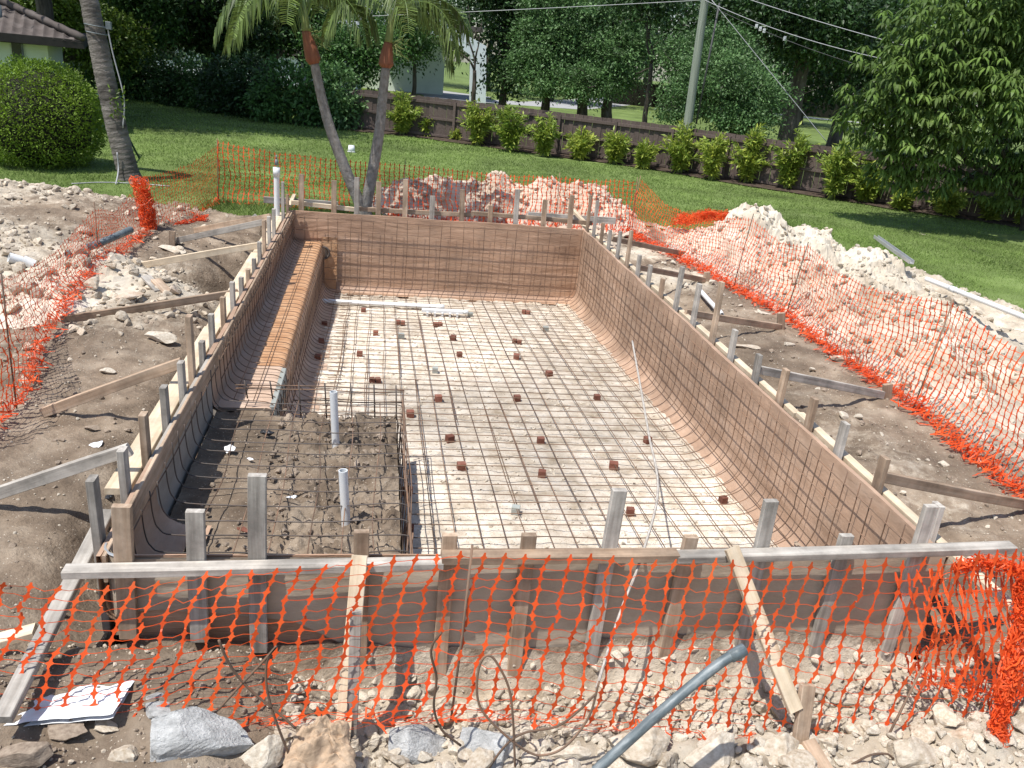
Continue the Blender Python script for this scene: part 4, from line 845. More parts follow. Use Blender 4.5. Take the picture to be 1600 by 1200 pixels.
# ------------------------------------------------------------------ orange safety net
def net(mb, top, bot, du=.125, rows=12, crumple_rows=3, wave=.035, seed=0, crum=.10, slack=0.0, shear=0.0, ws=1.0):
    """plastic mesh hung between a top and a bottom polyline: star knots, thin cross strands"""
    top = np.asarray(top, float); bot = np.asarray(bot, float)
    s = np.concatenate([[0], np.cumsum(np.linalg.norm(np.diff(top, axis=0), axis=1))]); L = s[-1]; nc = max(3, int(L/du)+1)
    u = np.linspace(0, 1, nc); sb = np.concatenate([[0], np.cumsum(np.linalg.norm(np.diff(bot, axis=0), axis=1))]); sb = sb/sb[-1]
    T = np.stack([np.interp(u, s/L, top[:, k]) for k in range(3)], 1); B = np.stack([np.interp(u, sb, bot[:, k]) for k in range(3)], 1)
    R = rows+crumple_rows; r = np.random.default_rng(seed)
    N = np.zeros((R, nc, 3)); U_, V_ = np.meshgrid(np.arange(nc)*du, np.arange(R)*.1)
    t = np.clip(np.arange(R)/(rows-1), 0, 1)
    N = T[None]*(1-t)[:, None, None]+B[None]*t[:, None, None]
    d = nrm(np.array([top[-1][0]-top[0][0], top[-1][1]-top[0][1], 0])); nn = np.array([d[1], -d[0], 0])
    env = np.sin(np.clip(t, 0, 1)*math.pi*.8)[:, None]+.15
    N = N+nn*(wave*2*fbm(U_*.9+seed, V_*1.1, seed, 4)*env)[..., None]+d*(shear*t[:, None]+.06*fbm(U_*.7, V_*1.7, seed+1, 3)*env)[..., None]
    N[..., 2] += (.035*fbm(U_*1.2, V_*.6, seed+2, 3)-slack*np.sin(t*math.pi)[:, None]*.5)
    for k in range(crumple_rows):      # surplus net lying rumpled at the foot
        i = rows+k; N[i] = B+nn*((k+1)*.045*r.uniform(-1, 1, nc)*(crum/.1))[:, None]+d*r.normal(size=nc)[:, None]*.03+np.array([0, 0, 1])*(np.abs(r.normal(size=nc))*crum)[:, None]
    N = N+r.normal(size=N.shape)*.005
    # tangent frames
    tu = np.gradient(N, axis=1); tv = np.gradient(N, axis=0)
    nr = nrm(np.cross(tu, tv)); a = tu*.16; b = tv*.50
    la = np.linalg.norm(a, axis=-1, keepdims=True); a = a*np.minimum(1, .022/(la+1e-9)); lb = np.linalg.norm(b, axis=-1, keepdims=True); b = b*np.minimum(1, .05/(lb+1e-9))
    wv = nrm(tu)*.0046*ws; wh = nrm(tv)*.0019*ws
    c = .19
    ring = [N-b-wv, N-b+wv, N-b*.36+nrm(tu)*.0085, N+a-wh, N+a+wh, N+b*.36+nrm(tu)*.0085, N+b+wv, N+b-wv, N+b*.36-nrm(tu)*.0085, N-a+wh, N-a-wh, N-b*.36-nrm(tu)*.0085]
    V = np.stack([N]+ring, 2).reshape(-1, 3); k = R*nc; tn = np.repeat(r.uniform(0, 1, k), 13)
    base = np.arange(k)[:, None]*13
    F = np.concatenate([np.concatenate([base, base+1+j, base+1+(j+1) % 12], 1) for j in range(12)])
    mb.add(V, F, tn)
    # vertical links closing the gap between stretched knots
    p0 = (N+b)[:-1].reshape(-1, 3); p1 = (N-b)[1:].reshape(-1, 3); w0 = wv[:-1].reshape(-1, 3)
    q = len(p0); V = np.stack([p0-w0, p0+w0, p1+w0, p1-w0], 1).reshape(-1, 3); mb.add(V, np.arange(q*4).reshape(q, 4), .5)
    # horizontal strands: two kinked segments each
    p0 = (N+a)[:, :-1].reshape(-1, 3); p1 = (N-a)[:, 1:].reshape(-1, 3); h0 = wh[:, :-1].reshape(-1, 3); q = len(p0)
    keep = r.uniform(0, 1, q) > .02
    mid = (p0+p1)/2+np.stack([r.normal(size=q)*.003, r.normal(size=q)*.003, r.normal(size=q)*.006-.003], 1)
    dp = nr[:, :-1].reshape(-1, 3)*.0014
    for (A, Bq) in ((p0, mid), (mid, p1)):
        V = np.stack([A-h0, A+h0, Bq+h0, Bq-h0], 1)[keep].reshape(-1, 3); qq = len(V)//4; mb.add(V, np.arange(qq*4).reshape(qq, 4), .5)
def post(parent, b, t, r=.007, m=None):
    mb = MB(); tube(mb, [b, (np.asarray(b)+t)/2+U(-.01, .01, 3), t], r, 6, U(0, 1)); mb.build('post', m or M['rust'], parent, True)
def V3(*a): return np.array(a, float)

fn = thing('safety_net', 'orange plastic safety net strung low across the front of the pool', 'safety net', (0, -.6, -.6))
tp = [P(x, y, 1, -.48) for x, y in [(-120, 910), (0, 915), (100, 918), (200, 917), (300, 903), (400, 892), (560, 880), (640, 874), (735, 868), (820, 872), (900, 876), (1000, 880), (1100, 882), (1200, 884), (1300, 886), (1450, 884), (1530, 872), (1600, 868), (1720, 862)]]
bt = [P(x, y, 1, -.66) for x, y in [(-140, 1160), (0, 1158), (90, 1160), (180, 1155), (260, 1150), (350, 1132), (540, 1128), (620, 1130), (720, 1125), (800, 1127), (890, 1128), (960, 1140), (1040, 1142), (1110, 1160), (1240, 1165), (1340, 1200), (1450, 1215), (1530, 1215), (1660, 1215)]]
mb = MB(); net(mb, tp, bt, .112, 16, 4, .030, 11, .03, shear=-.24); mb.build('mesh_panel', M['net'], fn)
post(fn, P(704, 1130, 1, -.64), P(738, 852, 1, -.47)); post(fn, P(1370, 1185, 1, -.75), P(1445, 1035, 1, -.60))
# tangle and roll at the right front corner
mb = MB(); net(mb, [P(1460, 890, 1, -.45), P(1560, 868, 1, -.40), P(1700, 900, 1, -.4)], [P(1440, 1080, 1, -.55), P(1560, 1080, 1, -.55), P(1720, 1080, 1, -.55)], .06, 13, 4, .16, 17, .05)
net(mb, [P(1400, 900, 1, -.40), P(1560, 880, 1, -.36), P(1700, 900, 1, -.4)], [P(1420, 1050, 1, -.45), P(1540, 1100, 1, -.6), P(1700, 1060, 1, -.5)], .075, 10, 4, .16, 18, .05); mb.build('tangle', M['net'], fn)
def roll(parent, pts, rad, turns, seed, name='rolled_net', n=600, tw=.007):
    """bunched net: many twisted ribbons and knots around a core line"""
    r = np.random.default_rng(seed); core = spline(pts, 12); mb = MB(); L = np.linalg.norm(np.diff(core, axis=0), axis=1).sum()
    for k in range(n):
        m = r.integers(5, 10); s0 = r.uniform(0, 1); ds = r.uniform(.03, .11)*np.sign(r.normal()); ph = r.uniform(0, 6.28); w = r.normal()*2; rr = rad*r.uniform(.15, 1.0)**.6
        P_ = []
        for i in range(m):
            s = min(max(s0+ds*i/m, 0), 1); c = core[int(s*(len(core)-1))]; an = ph+w*i/m
            P_.append(c+np.array([rr*math.cos(an), rr*.7*math.sin(an), rr*.6*math.sin(an*1.3+k)])+r.normal(size=3)*rad*.08)
        P_ = np.array(P_); wd = tw*r.uniform(.3, 1)*nrm(r.normal(size=3))
        V = np.concatenate([P_-wd, P_+wd]); i = np.arange(m-1)
        mb.add(V, np.stack([i, i+1, m+i+1, m+i], 1), r.uniform(0, 1))
    return mb.build(name, M['net'], parent)
roll(fn, [P(1605, 885, 1, -.55), P(1598, 960, 1, -.62), P(1575, 1060, 1, -.72), P(1562, 1130, 1, -.8), P(1560, 1210, 1, -.9)], .062, 3, 5, n=900)
roll(fn, [P(1500, 885, 1, -.42), P(1560, 880, 1, -.42), P(1620, 905, 1, -.42)], .06, 2, 6, 'rolled_net', 260, .007)

rn = thing('safety_net', 'orange safety net standing along the right side before the limestone heaps', 'safety net', (4.6, 5, -.4))
yl = [12.2, 11.0, 9.6, 8.1, 7.2, 6.6, 5.6, 4.6, 3.4, 2.4, 1.4, .2]
xl = [4.0, 4.15, 4.4, 4.58, 4.62, 4.75, 4.68, 4.66, 4.69, 4.66, 4.62, 4.60]; tz = [.58, .30, .30, .62, .42, .52, .40, .44, .62, .50, .52, .55]
tp = [V3(x+.04, y, z+.10) for x, y, z in zip(xl, yl, tz)]; bt = [V3(x-.06, y, float(ground(x-.06, y, False))+.02) for x, y in zip(xl, yl)]
mb = MB(); net(mb, tp, bt, .080, 16, 9, .07, 21, .06, ws=1.45); mb.build('mesh_panel', M['net'], rn)
for i in (0, 3, 5, 8): post(rn, bt[i]-V3(0, 0, .1), tp[i]+V3(0, 0, .08))
bn = thing('safety_net', 'orange safety net behind the pool in front of the palms lawn and back heap', 'safety net', (0, 12.2, -.3))
xs = [-4.0, -2.9, -1.8, -.6, .4, 1.4, 2.4, 3.2, 4.0]; tz = [.74, .64, .58, .62, .58, .55, .60, .56, .62]
tp = [V3(x, 12.22+.03*math.sin(x*2), z) for x, z in zip(xs, tz)]; bt = [V3(x, 12.1, float(ground(x, 12.1, False))+.02) for x in xs]
mb = MB(); net(mb, tp, bt, .092, 15, 6, .06, 31, .06, ws=1.3); mb.build('mesh_panel', M['net'], bn)
for i in (0, 3, 6, 8): post(bn, bt[i]-V3(0, 0, .1), tp[i]+V3(0, 0, .10))
roll(bn, [V3(5.0, 12.3, -.1), V3(5.7, 12.5, .02), V3(6.3, 12.2, .05)], .20, 2, 8, 'slack_net', 700, .007)
ln = thing('safety_net', 'orange safety net sagging along the left side over the rubble', 'safety net', (-4.3, 6, -.4))
tp = [P(342, 226, 1, 12.2), V3(-4.2, 10.8, .52), V3(-4.55, 9.15, .50)]; bt = [V3(-4.0, 12.1, -.30), V3(-4.1, 10.6, -.32), V3(-4.45, 9.0, -.35)]
mb = MB(); net(mb, tp, bt, .085, 16, 4, .06, 41, .05, ws=1.4); mb.build('mesh_panel', M['net'], ln)
tp = [V3(-4.55, 9.1, .46), V3(-4.6, 8.0, .22), V3(-4.52, 6.84, .48), V3(-4.5, 5.4, .25), V3(-4.35, 4.0, .40), V3(-4.0, 2.82, .66), V3(-4.0, 1.9, .5)]
bt = [V3(x, y, float(ground(x, y, False))+.05+dz) for x, y, dz in [(-4.45, 8.9, 0), (-4.45, 7.9, .0), (-4.4, 6.7, .1), (-4.35, 5.3, .1), (-4.2, 3.9, 0), (-3.95, 2.8, 0), (-4.0, 1.9, 0)]]
mb = MB(); net(mb, tp, bt, .085, 16, 5, .07, 43, .06, ws=1.5); mb.build('mesh_panel', M['net'], ln)
post(ln, V3(-4.0, 12.1, -.4), P(341, 222, 1, 12.2)); post(ln, V3(-4.5, 6.75, -.4), P(147, 316, 1, 6.84)); post(ln, V3(-4.0, 2.8, -.5), P(2, 428, 1, 2.82))
bz = P(232, 372, 1, 9.1); bt_ = P(217, 283, 1, 9.1)
roll(ln, [bt_, (bt_+bz)/2+V3(.05, 0, 0), bz], .13, 2, 9, 'bunched_net', 800, .007); roll(ln, [bz+V3(-.35, -.2, -.02), bz+V3(.1, .1, -.02)], .09, 2, 10, 'bunched_net', 260, .007)
roll(ln, [V3(-4.4, 9.4, -.28), V3(-3.9, 10.6, -.28)], .07, 2, 12, 'bunched_net', 300, .007)

# ------------------------------------------------------------------ plants
def leaves(mb, C, size, dirv=None, spread=1.0, droop=.0, tone=None, asp=.42, up=.5):
    """diamond leaves at the points C; leaf axis random (or along dirv), face turned partly upward"""
    n = len(C); ax = rng.normal(size=(n, 3))*spread
    if dirv is not None: ax = ax+dirv
    ax[:, 2] -= droop; ax = nrm(ax); upv = rng.normal(size=(n, 3))*(1-up)+np.array([0, 0, 1])*up
    sd = nrm(np.cross(ax, upv)); L = (size*U(.6, 1.3, n))[:, None]; W = L*asp
    nr = np.cross(sd, ax)
    V = np.stack([C, C+ax*L*.45+sd*W*.5+nr*L*.06, C+ax*L, C+ax*L*.45-sd*W*.5+nr*L*.06], 1).reshape(-1, 3)
    if tone is None: tone = U(0, 1, n)
    mb.add(V, np.arange(n*4).reshape(n, 4), np.repeat(tone, 4))
def clump_points(blobs, nclump, per, sig, shell=.75):
    """blobs: (cx,cy,cz,rx,ry,rz): clump centres mostly near the blob surface, then points round each centre"""
    b = np.array(blobs, float); vol = (b[:, 3]*b[:, 4]*b[:, 5])**.66; k = rng.choice(len(b), nclump, p=vol/vol.sum())
    d = nrm(rng.normal(size=(nclump, 3))); r = np.where(U(0, 1, nclump) < shell, U(.78, 1.08, nclump), U(.25, .8, nclump))[:, None]
    c = b[k, :3]+d*r*b[k, 3:6]
    s = sig*U(.6, 1.5, nclump)
    pts = np.repeat(c, per, 0)+rng.normal(size=(nclump*per, 3))*np.repeat(s, per)[:, None]*np.array([1, 1, .55])
    return pts, np.repeat(U(0, 1, nclump), per), np.repeat(d, per, 0)
def limb(mb, a, b, r0, r1, wob=.15, k=6):
    a = np.asarray(a, float); b = np.asarray(b, float); n = 5; p = [a+(b-a)*i/n for i in range(n+1)]; L = np.linalg.norm(b-a)
    for i in range(1, n): p[i] = p[i]+rng.normal(size=3)*wob*L/n
    tube(mb, spline(p, 3), np.linspace(r0, r1, n*3+1), k, U(0, 1))
def tree(name, label, base, blobs, nclump, per, lsize, lm, trunk_r=.18, sig=None, group=None, trunks=None, cat='tree', asp=.5, core=True, fork=None):
    t = thing(name, label, cat, base, group); mb = MB(); base = np.asarray(base, float); b = np.array(blobs, float)
    top = b[:, :3].mean(0); tr = trunks or [(0, 0)]
    for (ox, oy) in tr:
        st = base+np.array([ox, oy, -.05]); f = fork if fork is not None else max(.6, (b[:, 2]-b[:, 5]).min()-base[2]+.3)
        fk = st+np.array([(top[0]-st[0])*.15+ox*.3, (top[1]-st[1])*.1, f]); limb(mb, st, fk, trunk_r*1.25, trunk_r*.8, .06, 9)
        for q in b[rng.permutation(len(b))[:6]]:
            e = q[:3]+rng.normal(size=3)*q[3:6]*.25; limb(mb, fk, e, trunk_r*.55, trunk_r*.12, .18)
            for _ in range(2): limb(mb, fk+(e-fk)*U(.4, .8), e+rng.normal(size=3)*q[3:6]*.6, trunk_r*.22, trunk_r*.05, .2, 5)
    mb.build('trunk', M['bark'], t, True)
    if lm in ('l_lit', 'l_mid', 'l_yel'): nclump, per, sig = int(nclump*.5), int(per*2.1), lsize*2.1
    pts, tn, d = clump_points(blobs, nclump, per, sig or lsize*1.8); mb = MB()
    leaves(mb, pts, lsize, d*.8, 1., .25, np.clip(tn*.7+U(0, .3, len(tn)), 0, 1), asp)
    mb.build('crown', M[lm], t); return t
def PB(px, py, Y_, rx, ry, dy=None, rd=None):
    """crown blob from its photo centre and pixel radii at depth plane y=Y_"""
    c = P(px, py, 1, Y_); s = depth(c)/CF; return (c[0], c[1], c[2], rx*s, (rd if rd else rx*s*.8), ry*s)
def base_at(px, py, Y_): c = P(px, py, 1, Y_); return (c[0], Y_, LZ)

# twin christmas palms at the back form
def frond(mb, a, d, L, droop, nl=46, ll=.58, lw=.03, tilt=0.0):
    """arching rachis with two rows of drooping leaflets"""
    a = np.asarray(a, float); d = nrm(d); pts = []; p = a.copy(); v = d.copy()
    for i in range(13):
        pts.append(p.copy()); p = p+v*L/12; v = nrm(v+np.array([0, 0, -droop/12*(.6+i*.11)]))
    pts = np.array(pts); tube(mb, pts, np.linspace(.016, .004, 13), 5, .8)
    T = np.gradient(pts, axis=0); T = nrm(T); side = nrm(np.cross(T, [0, 0, 1])); s = np.linspace(.10, 1, nl)*12
    for sg in (1, -1):
        i = np.clip(s.astype(int), 0, 11); f = (s-i)[:, None]; c = pts[i]*(1-f)+pts[i+1]*f; tt = nrm(T[i]); sd = side[i]*sg
        l = ll*np.sin(np.clip(np.linspace(.25, 2.9, nl), 0, 3.1))**.6*U(.85, 1.15, nl)
        e1 = nrm(sd*1.0+tt*.55+np.array([0, 0, .18])+rng.normal(size=(nl, 3))*.08); e2 = nrm(sd*.34+tt*.38+np.array([0, 0, -1.15])+rng.normal(size=(nl, 3))*.12)
        w = nrm(np.cross(e1, [0, 0, 1.]))*lw*.5+tt*lw*.35
        m1 = c+e1*(l*.34)[:, None]; m2 = m1+e2*(l*.75)[:, None]
        V = np.stack([c-w*.5, c+w*.5, m1+w, m2, m1-w], 1).reshape(-1, 3); k = np.arange(nl)[:, None]*5
        mb.add(V, [np.concatenate([k, k+1, k+2, k+4], 1), np.concatenate([k+4, k+2, k+3], 1)], np.repeat(U(0, 1, nl), 5))
def small_palm(label, path, shaft, fr, Y_=11.42):
    pts = [P(x, y, 1, Y_) for x, y in path]; t = thing('palm_tree', label, 'palm', (pts[0][0], pts[0][1], LZ), 'twin palms growing in a V at the back form')
    pts = [pts[0]+V3(0, 0, -.25)]+pts
    mb = MB(); s = spline(pts, 10); r = np.interp(np.linspace(0, 1, len(s)), [0, .12, .5, 1], [.15, .105, .095, .075])*(1+.03*np.sin(np.arange(len(s))*2.1)); tube(mb, s, r, 12, .5); mb.build('trunk', M['palmbark'], t, True)
    sp = [P(x, y, 1, Y_) for x, y in shaft]
    mb = MB(); s = spline(sp[:3], 6); tube(mb, s, np.interp(np.linspace(0, 1, len(s)), [0, .15, .5, 1], [.085, .13, .115, .07]), 12, .5); mb.build('crownshaft', M['shaft'], t, True)
    mb = MB(); s = spline(sp[2:], 6); tube(mb, s, np.linspace(.075, .05, len(s)), 10, .5); mb.build('green_shaft', M['gshaft'], t, True)
    top = sp[-1]
    for (dx, dy, dz, L, dr) in fr:
        mb = MB(); frond(mb, top+V3(dx, dy, 0)*.05, (dx, dy, dz), L, dr); mb.build('frond', M['l_palm'], t)
    mb = MB(); o = sp[2]
    for _ in range(26):
        e = o+V3(U(.05, .42), U(-.15, .15), U(-.32, .12)); limb(mb, o+V3(.06, 0, -.03), e, .008, .003, .3, 4)
    mb.build('flower_stalk', M['gshaft'], t, True)
small_palm('grey trunked palm leaning left out of a V shaped pair', [(563, 322), (548, 285), (530, 240), (514, 195), (502, 150), (491, 98)], [(491, 100), (485, 75), (478, 48), (476, 25), (474, 5)],
    [(-1, -.2, .45, 1.75, 2.3), (-.8, -.7, .5, 1.7, 2.5), (-.9, .5, .6, 1.8, 2.0), (.75, -.5, .6, 1.55, 2.6), (.5, .6, .8, 1.7, 2.0), (-.1, -1, .7, 1.6, 2.3), (.1, 1, .8, 1.7, 1.8), (-.3, .1, 1.3, 1.6, 1.4), (1, .1, .7, 1.5, 2.4), (-1, -.5, .2, 1.6, 2.0)])
small_palm('darker trunked palm leaning right out of a V shaped pair', [(572, 322), (580, 280), (588, 235), (594, 195), (598, 150), (603, 105)], [(603, 106), (604, 88), (607, 66), (610, 42), (612, 22)],
    [(1, -.3, .35, 1.5, 2.9), (.8, -.6, .7, 1.7, 2.6), (-.9, -.3, .6, 1.45, 2.6), (-.6, .6, .8, 1.6, 2.1), (.5, .8, .8, 1.7, 2.0), (.2, -1, .8, 1.6, 2.3), (1, .3, .9, 1.7, 2.2), (-.2, .1, 1.3, 1.6, 1.5), (.9, -.1, .55, 1.55, 2.8)])

# tall leaning palm on the left
bp = thing('palm_tree', 'tall thick palm trunk leaning left beside the round bush', 'palm', (-6.2, 14.0, LZ))
pth = [P(x, y, 1, 14.0) for x, y in [(206, 288), (200, 268), (191, 235), (181, 195), (172, 155), (163, 115), (155, 75), (145, 30), (133, -15)]]
pth = pth+[pth[-1]+(pth[-1]-pth[-2])*k+V3(-.25*k*k*.2, 0, 0) for k in (2.5, 5, 8, 11, 14)]
mb = MB(); s = spline(pth, 14); q = np.linspace(0, 1, len(s)); r = np.interp(q, [0, .03, .08, .3, 1], [.34, .24, .205, .19, .13])*(1+.025*np.sin(np.arange(len(s))*1.9)); tube(mb, s, r, 16, .5); mb.build('trunk', M['palmbark2'], bp, True)
for k in range(12):
    a = k*2.4; mb = MB(); frond(mb, s[-1], (math.cos(a), math.sin(a), .5), 2.6, 2.0, 30, .6, .04); mb.build('frond', M['l_palm'], bp)
mb = MB(); a = P(167, 38, 1, 13.78); box(mb, a+V3(.03, 0, -.02), (.09, .09, .14)); mb.build('junction_box', M['greypvc'], bp)
mb = MB(); tube(mb, spline([a, a+V3(.06, .02, -.5), a+V3(.2, .02, -1.3), P(192, 200, 1, 13.78)], 6), .012, 6); mb.build('cord', M['wirel'], bp, True)
for py in (40, 52):
    c = P(150 if py < 45 else 153, py, 1, 14.0); mb = MB(); an = np.linspace(0, 6.283, 17); tube(mb, np.stack([c[0]+.2*np.cos(an), c[1]+.2*np.sin(an), c[2]-.02*np.cos(an)], 1), .010, 5, caps=False); mb.build('strap', M['greypvc'], bp, True)
mb = MB()
for _ in range(60):
    p = P(183+U(-12, 12), 160+U(-22, 22), 1, 13.78); leaves(mb, p[None], .10)
mb.build('creeper', M['l_yel'], bp)

# round clipped bush
def bush(name, label, c, r, n, ls, lm, cat='bush', group=None, sig=.09, lift=0.0):
    t = thing(name, label, cat, (c[0], c[1], LZ), group); mb = MB(); v, f = _ico(3)
    mb.add(v*(np.array(r)*.82)*(1+.06*np.sin(v@np.array([5, 3, 7.]))[:, None])+np.array(c), f, .5); mb.build('dark_core', M['core'], t, True)
    d = nrm(rng.normal(size=(n, 3))); bump = 1+.07*np.sin(d[:, 0]*9+d[:, 2]*4)*np.cos(d[:, 1]*8)
    pts = np.array(c)+d*np.array(r)*(bump*U(.86, 1.03, n))[:, None]; pts = pts[pts[:, 2] > LZ+.03]; d = nrm(pts-np.array(c))
    mb = MB(); leaves(mb, pts, ls, d*1.1, .9, 0, None, .5, .35); mb.build('foliage', M[lm], t); return t
bc = P(60, 175, 1, 15.2)
bush('round_bush', 'large round clipped bush in front of the tiled house', (bc[0], bc[1], .62), (1.24, 1.2, 1.14), 26000, .055, 'l_bush')

# fence shrubs
FB = [P(x, y, 2, LZ) for x, y in [(470, 193), (525, 200), (675, 216), (850, 240), (1036, 265), (1200, 293), (1397, 324), (1600, 354)]]
FB = np.array(FB); FB = np.vstack([FB, FB[-1]+(FB[-1]-FB[-2])*1.6])
def shrub(label, px, ptop, pbot, wpx, yel):
    b = P(px, pbot, 2, LZ); s = depth(b)/CF; h = (pbot-ptop)*s*1.02; w = wpx*s*.5
    t = thing('fence_shrub', label, 'shrub', b, 'yellow green shrubs planted along the brown fence'); st = MB(); lf = MB()
    ns = int(14+h*9)
    for k in range(ns):
        a = U(0, 6.28); rr = w*1.2*U(.1, 1.0); top = b+V3(rr*math.cos(a), rr*.8*math.sin(a), h*U(.45, 1.0)*(1-.25*rr/w)); pts = spline([b+V3(U(-.08, .08), U(-.08, .08), 0), b*.5+top*.5+V3(0, 0, h*.12)-(top-b)*V3(.2, .2, 0), top], 6)
        tube(st, pts, np.linspace(.016, .004, len(pts)), 5, U(0, 1))
        n0 = len(pts)
        for i in range(int(n0*.22), n0):
            q = i/(n0-1); m = 5
            C = np.repeat(pts[i][None], m, 0)+rng.normal(size=(m, 3))*.035; dd = nrm(np.array([math.cos(a), math.sin(a), .5])+rng.normal(size=(m, 3))*.75)
            leaves(lf, C, .27*(1.05-.35*q)*(.8 if h < .8 else 1), dd*2.0, .35, .25, np.clip(U(0, .55, m)+yel*.8*(1-q*.5), 0, 1), .30, .5)
    st.build('stems', M['gshaft'], t, True); lf.build('foliage', M['l_shrub'], t)
SH = [(575, 140, 200, 46, .25), (628, 143, 212, 50, .35), (668, 180, 215, 28, .4), (712, 200, 221, 12, .6), (745, 152, 228, 52, .45), (795, 163, 238, 56, .2), (850, 178, 245, 50, .35), (906, 202, 250, 46, .65), (958, 203, 257, 36, .45), (1003, 218, 264, 32, .4), (1060, 190, 272, 72, .4), (1110, 205, 282, 52, .6), (1165, 198, 288, 62, .45), (1228, 198, 298, 62, .3), (1298, 215, 312, 66, .3), (1352, 250, 318, 62, .35), (1405, 282, 328, 44, .4), (1478, 285, 338, 58, .5), (1545, 296, 346, 58, .35), (1600, 310, 355, 44, .35)]
far = {0: 'leftmost of the row, beside the palms', 3: 'a tiny single sprig', 7: 'pale and yellowish'}
for i, (px, a, b, w, yl) in enumerate(SH):
    lab = f'{"tiny" if w < 20 else "small" if w < 40 else "bushy"} yellow green shrub against the brown fence, {ORD[i]} from its left end'
    shrub(lab, px, a, b, w, yl)

mb = MB()     # dark mulch bed under the shrubs
t_ = np.linspace(0, 1, 120); ix = t_*(len(FB)-1); c_ = np.stack([np.interp(ix, np.arange(len(FB)), FB[:, k]) for k in range(2)], 1); d_ = nrm(np.gradient(c_, axis=0)); n_ = np.stack([d_[:, 1], -d_[:, 0]], 1)
rows = [c_-n_*.25, c_+n_*.1, c_+n_*(.62+.22*fbm(t_*40, t_*0, 77, 4))[:, None]]
XX_ = np.stack([q[:, 0] for q in rows]); YY_ = np.stack([q[:, 1] for q in rows]); sheet(mb, XX_, YY_, np.full(XX_.shape, LZ+.075)-np.array([0, 0, .045])[:, None], None, .5, True)
tag(mb.build('mulch_bed', M['mulch']), 'dark mulch bed along the foot of the brown fence', 'mulch bed', kind='structure')
# brown board fence
fence = thing('board_fence', 'brown wooden board fence running along the back of the lawn', 'fence', FB[3])
FH = 1.46
seglen = np.linalg.norm(np.diff(FB[:, :2], axis=0), axis=1); fs = np.concatenate([[0], np.cumsum(seglen)]); FL = fs[-1]
def fp(s): return np.array([np.interp(s, fs, FB[:, 0]), np.interp(s, fs, FB[:, 1]), LZ])
ns = 15; st = np.linspace(0, FL, ns+1)
for i in range(ns+1):
    p = fp(st[i]); d = nrm(fp(min(st[i]+.1, FL))-fp(max(st[i]-.1, 0))); n_ = V3(d[1], -d[0], 0)
    mb = MB(); beam(mb, p+n_*.06, p+n_*.06+V3(0, 0, FH-.10), .10, .09, up=n_); mb.build('post', M['fence'], fence)
    if i == ns: break
    mb = MB(); q = fp(st[i+1]); L = np.linalg.norm(q-p); k = int(L/.155)
    for j in range(k):
        a = p+(q-p)*(j+.5)/k; h = FH*U(.985, 1.0); o_ = n_*(-.012 if j % 2 else .004)
        beam(mb, a+o_+V3(0, 0, .05), a+o_+V3(0, 0, h), L/k*.97, .018, up=n_, ch=.003)
    mb.build('boards', M['fence'], fence)
    mb = MB()
    for z in (.14, .72, 1.28): beam(mb, p+n_*.045+V3(0, 0, z), q+n_*.045+V3(0, 0, z), .04, .10 if z > 1.2 else .08)
    mb.build('rails', M['fence'], fence)

# drooping leaved tree on the right
def droop_tree():
    Yc = 15.2; base = P(1612, 330, 1, Yc+.6); base[2] = LZ
    t = thing('drooping_tree', 'dense tree with long drooping leaves overhanging the fence on the right', 'tree', base)
    bl = [PB(1480, 60, Yc, 105, 75), PB(1400, 130, Yc-.2, 80, 62), PB(1520, 150, Yc-.6, 105, 80), PB(1430, 200, Yc-.3, 80, 62), PB(1590, 70, Yc, 100, 100), PB(1395, 250, Yc+.1, 42, 45), PB(1540, 250, Yc+.3, 70, 40), PB(1610, -40, Yc, 150, 80), PB(1345, 190, Yc+.4, 36, 42), PB(1450, 270, Yc, 50, 34), PB(1580, 290, Yc+.3, 50, 30), PB(1640, 190, Yc+.2, 90, 90)]
    mb = MB(); fk = np.array(base)+V3(-.3, -.1, .9); limb(mb, base, fk, .16, .12, .05, 9)
    for q in bl:
        c = np.array(q[:3]); limb(mb, fk, c, .07, .025, .12)
        for _ in range(4): limb(mb, fk+(c-fk)*U(.5, .9), c+nrm(rng.normal(size=3))*np.array(q[3:6])*.9, .02, .006, .2, 5)
    mb.build('trunk', M['bark'], t, True)
    b = np.array(bl); vol = b[:, 3]*b[:, 5]; nC = 2000; k = rng.choice(len(b), nC, p=vol/vol.sum()); d = nrm(rng.normal(size=(nC, 3))+V3(0, -.25, .1)); r = np.where(U(0, 1, nC) < .72, U(.8, 1.1, nC), U(.3, .8, nC))[:, None]
    C = b[k, :3]+d*r*b[k, 3:6]; mb = MB(); nl = 8
    a = (np.arange(nC*nl)*2.399+np.repeat(U(0, 6, nC), nl)); n = len(a); CC_ = np.repeat(C, nl, 0)+rng.normal(size=(n, 3))*.02
    out = np.stack([np.cos(a), np.sin(a), U(-.2, .35, n)], 1); out = nrm(out+np.repeat(d, nl, 0)*.3); L = U(.24, .36, n)[:, None]
    dn = nrm(out*.35+np.array([0, 0, -1.])+rng.normal(size=(n, 3))*.12); w = nrm(np.cross(out, [0, 0, 1.]))*U(.024, .036, n)[:, None]
    m1 = CC_+out*L*.32; m2 = m1+nrm(out*.7+dn)*L*.40; m3 = m2+dn*L*.38
    V = np.stack([CC_, m1+w*.9, m2+w, m3, m2-w, m1-w*.9], 1).reshape(-1, 3); q = np.arange(n)[:, None]*6
    tn = np.clip(np.repeat(U(0, 1, nC)**1.5, nl)*.7+U(0, .3, n), 0, 1)
    mb.add(V, [np.concatenate([q, q+1, q+5], 1), np.concatenate([q+1, q+2, q+4, q+5], 1), np.concatenate([q+2, q+3, q+4], 1)], np.repeat(tn, 6)); mb.build('crown', M['l_lit2'], t)
droop_tree()

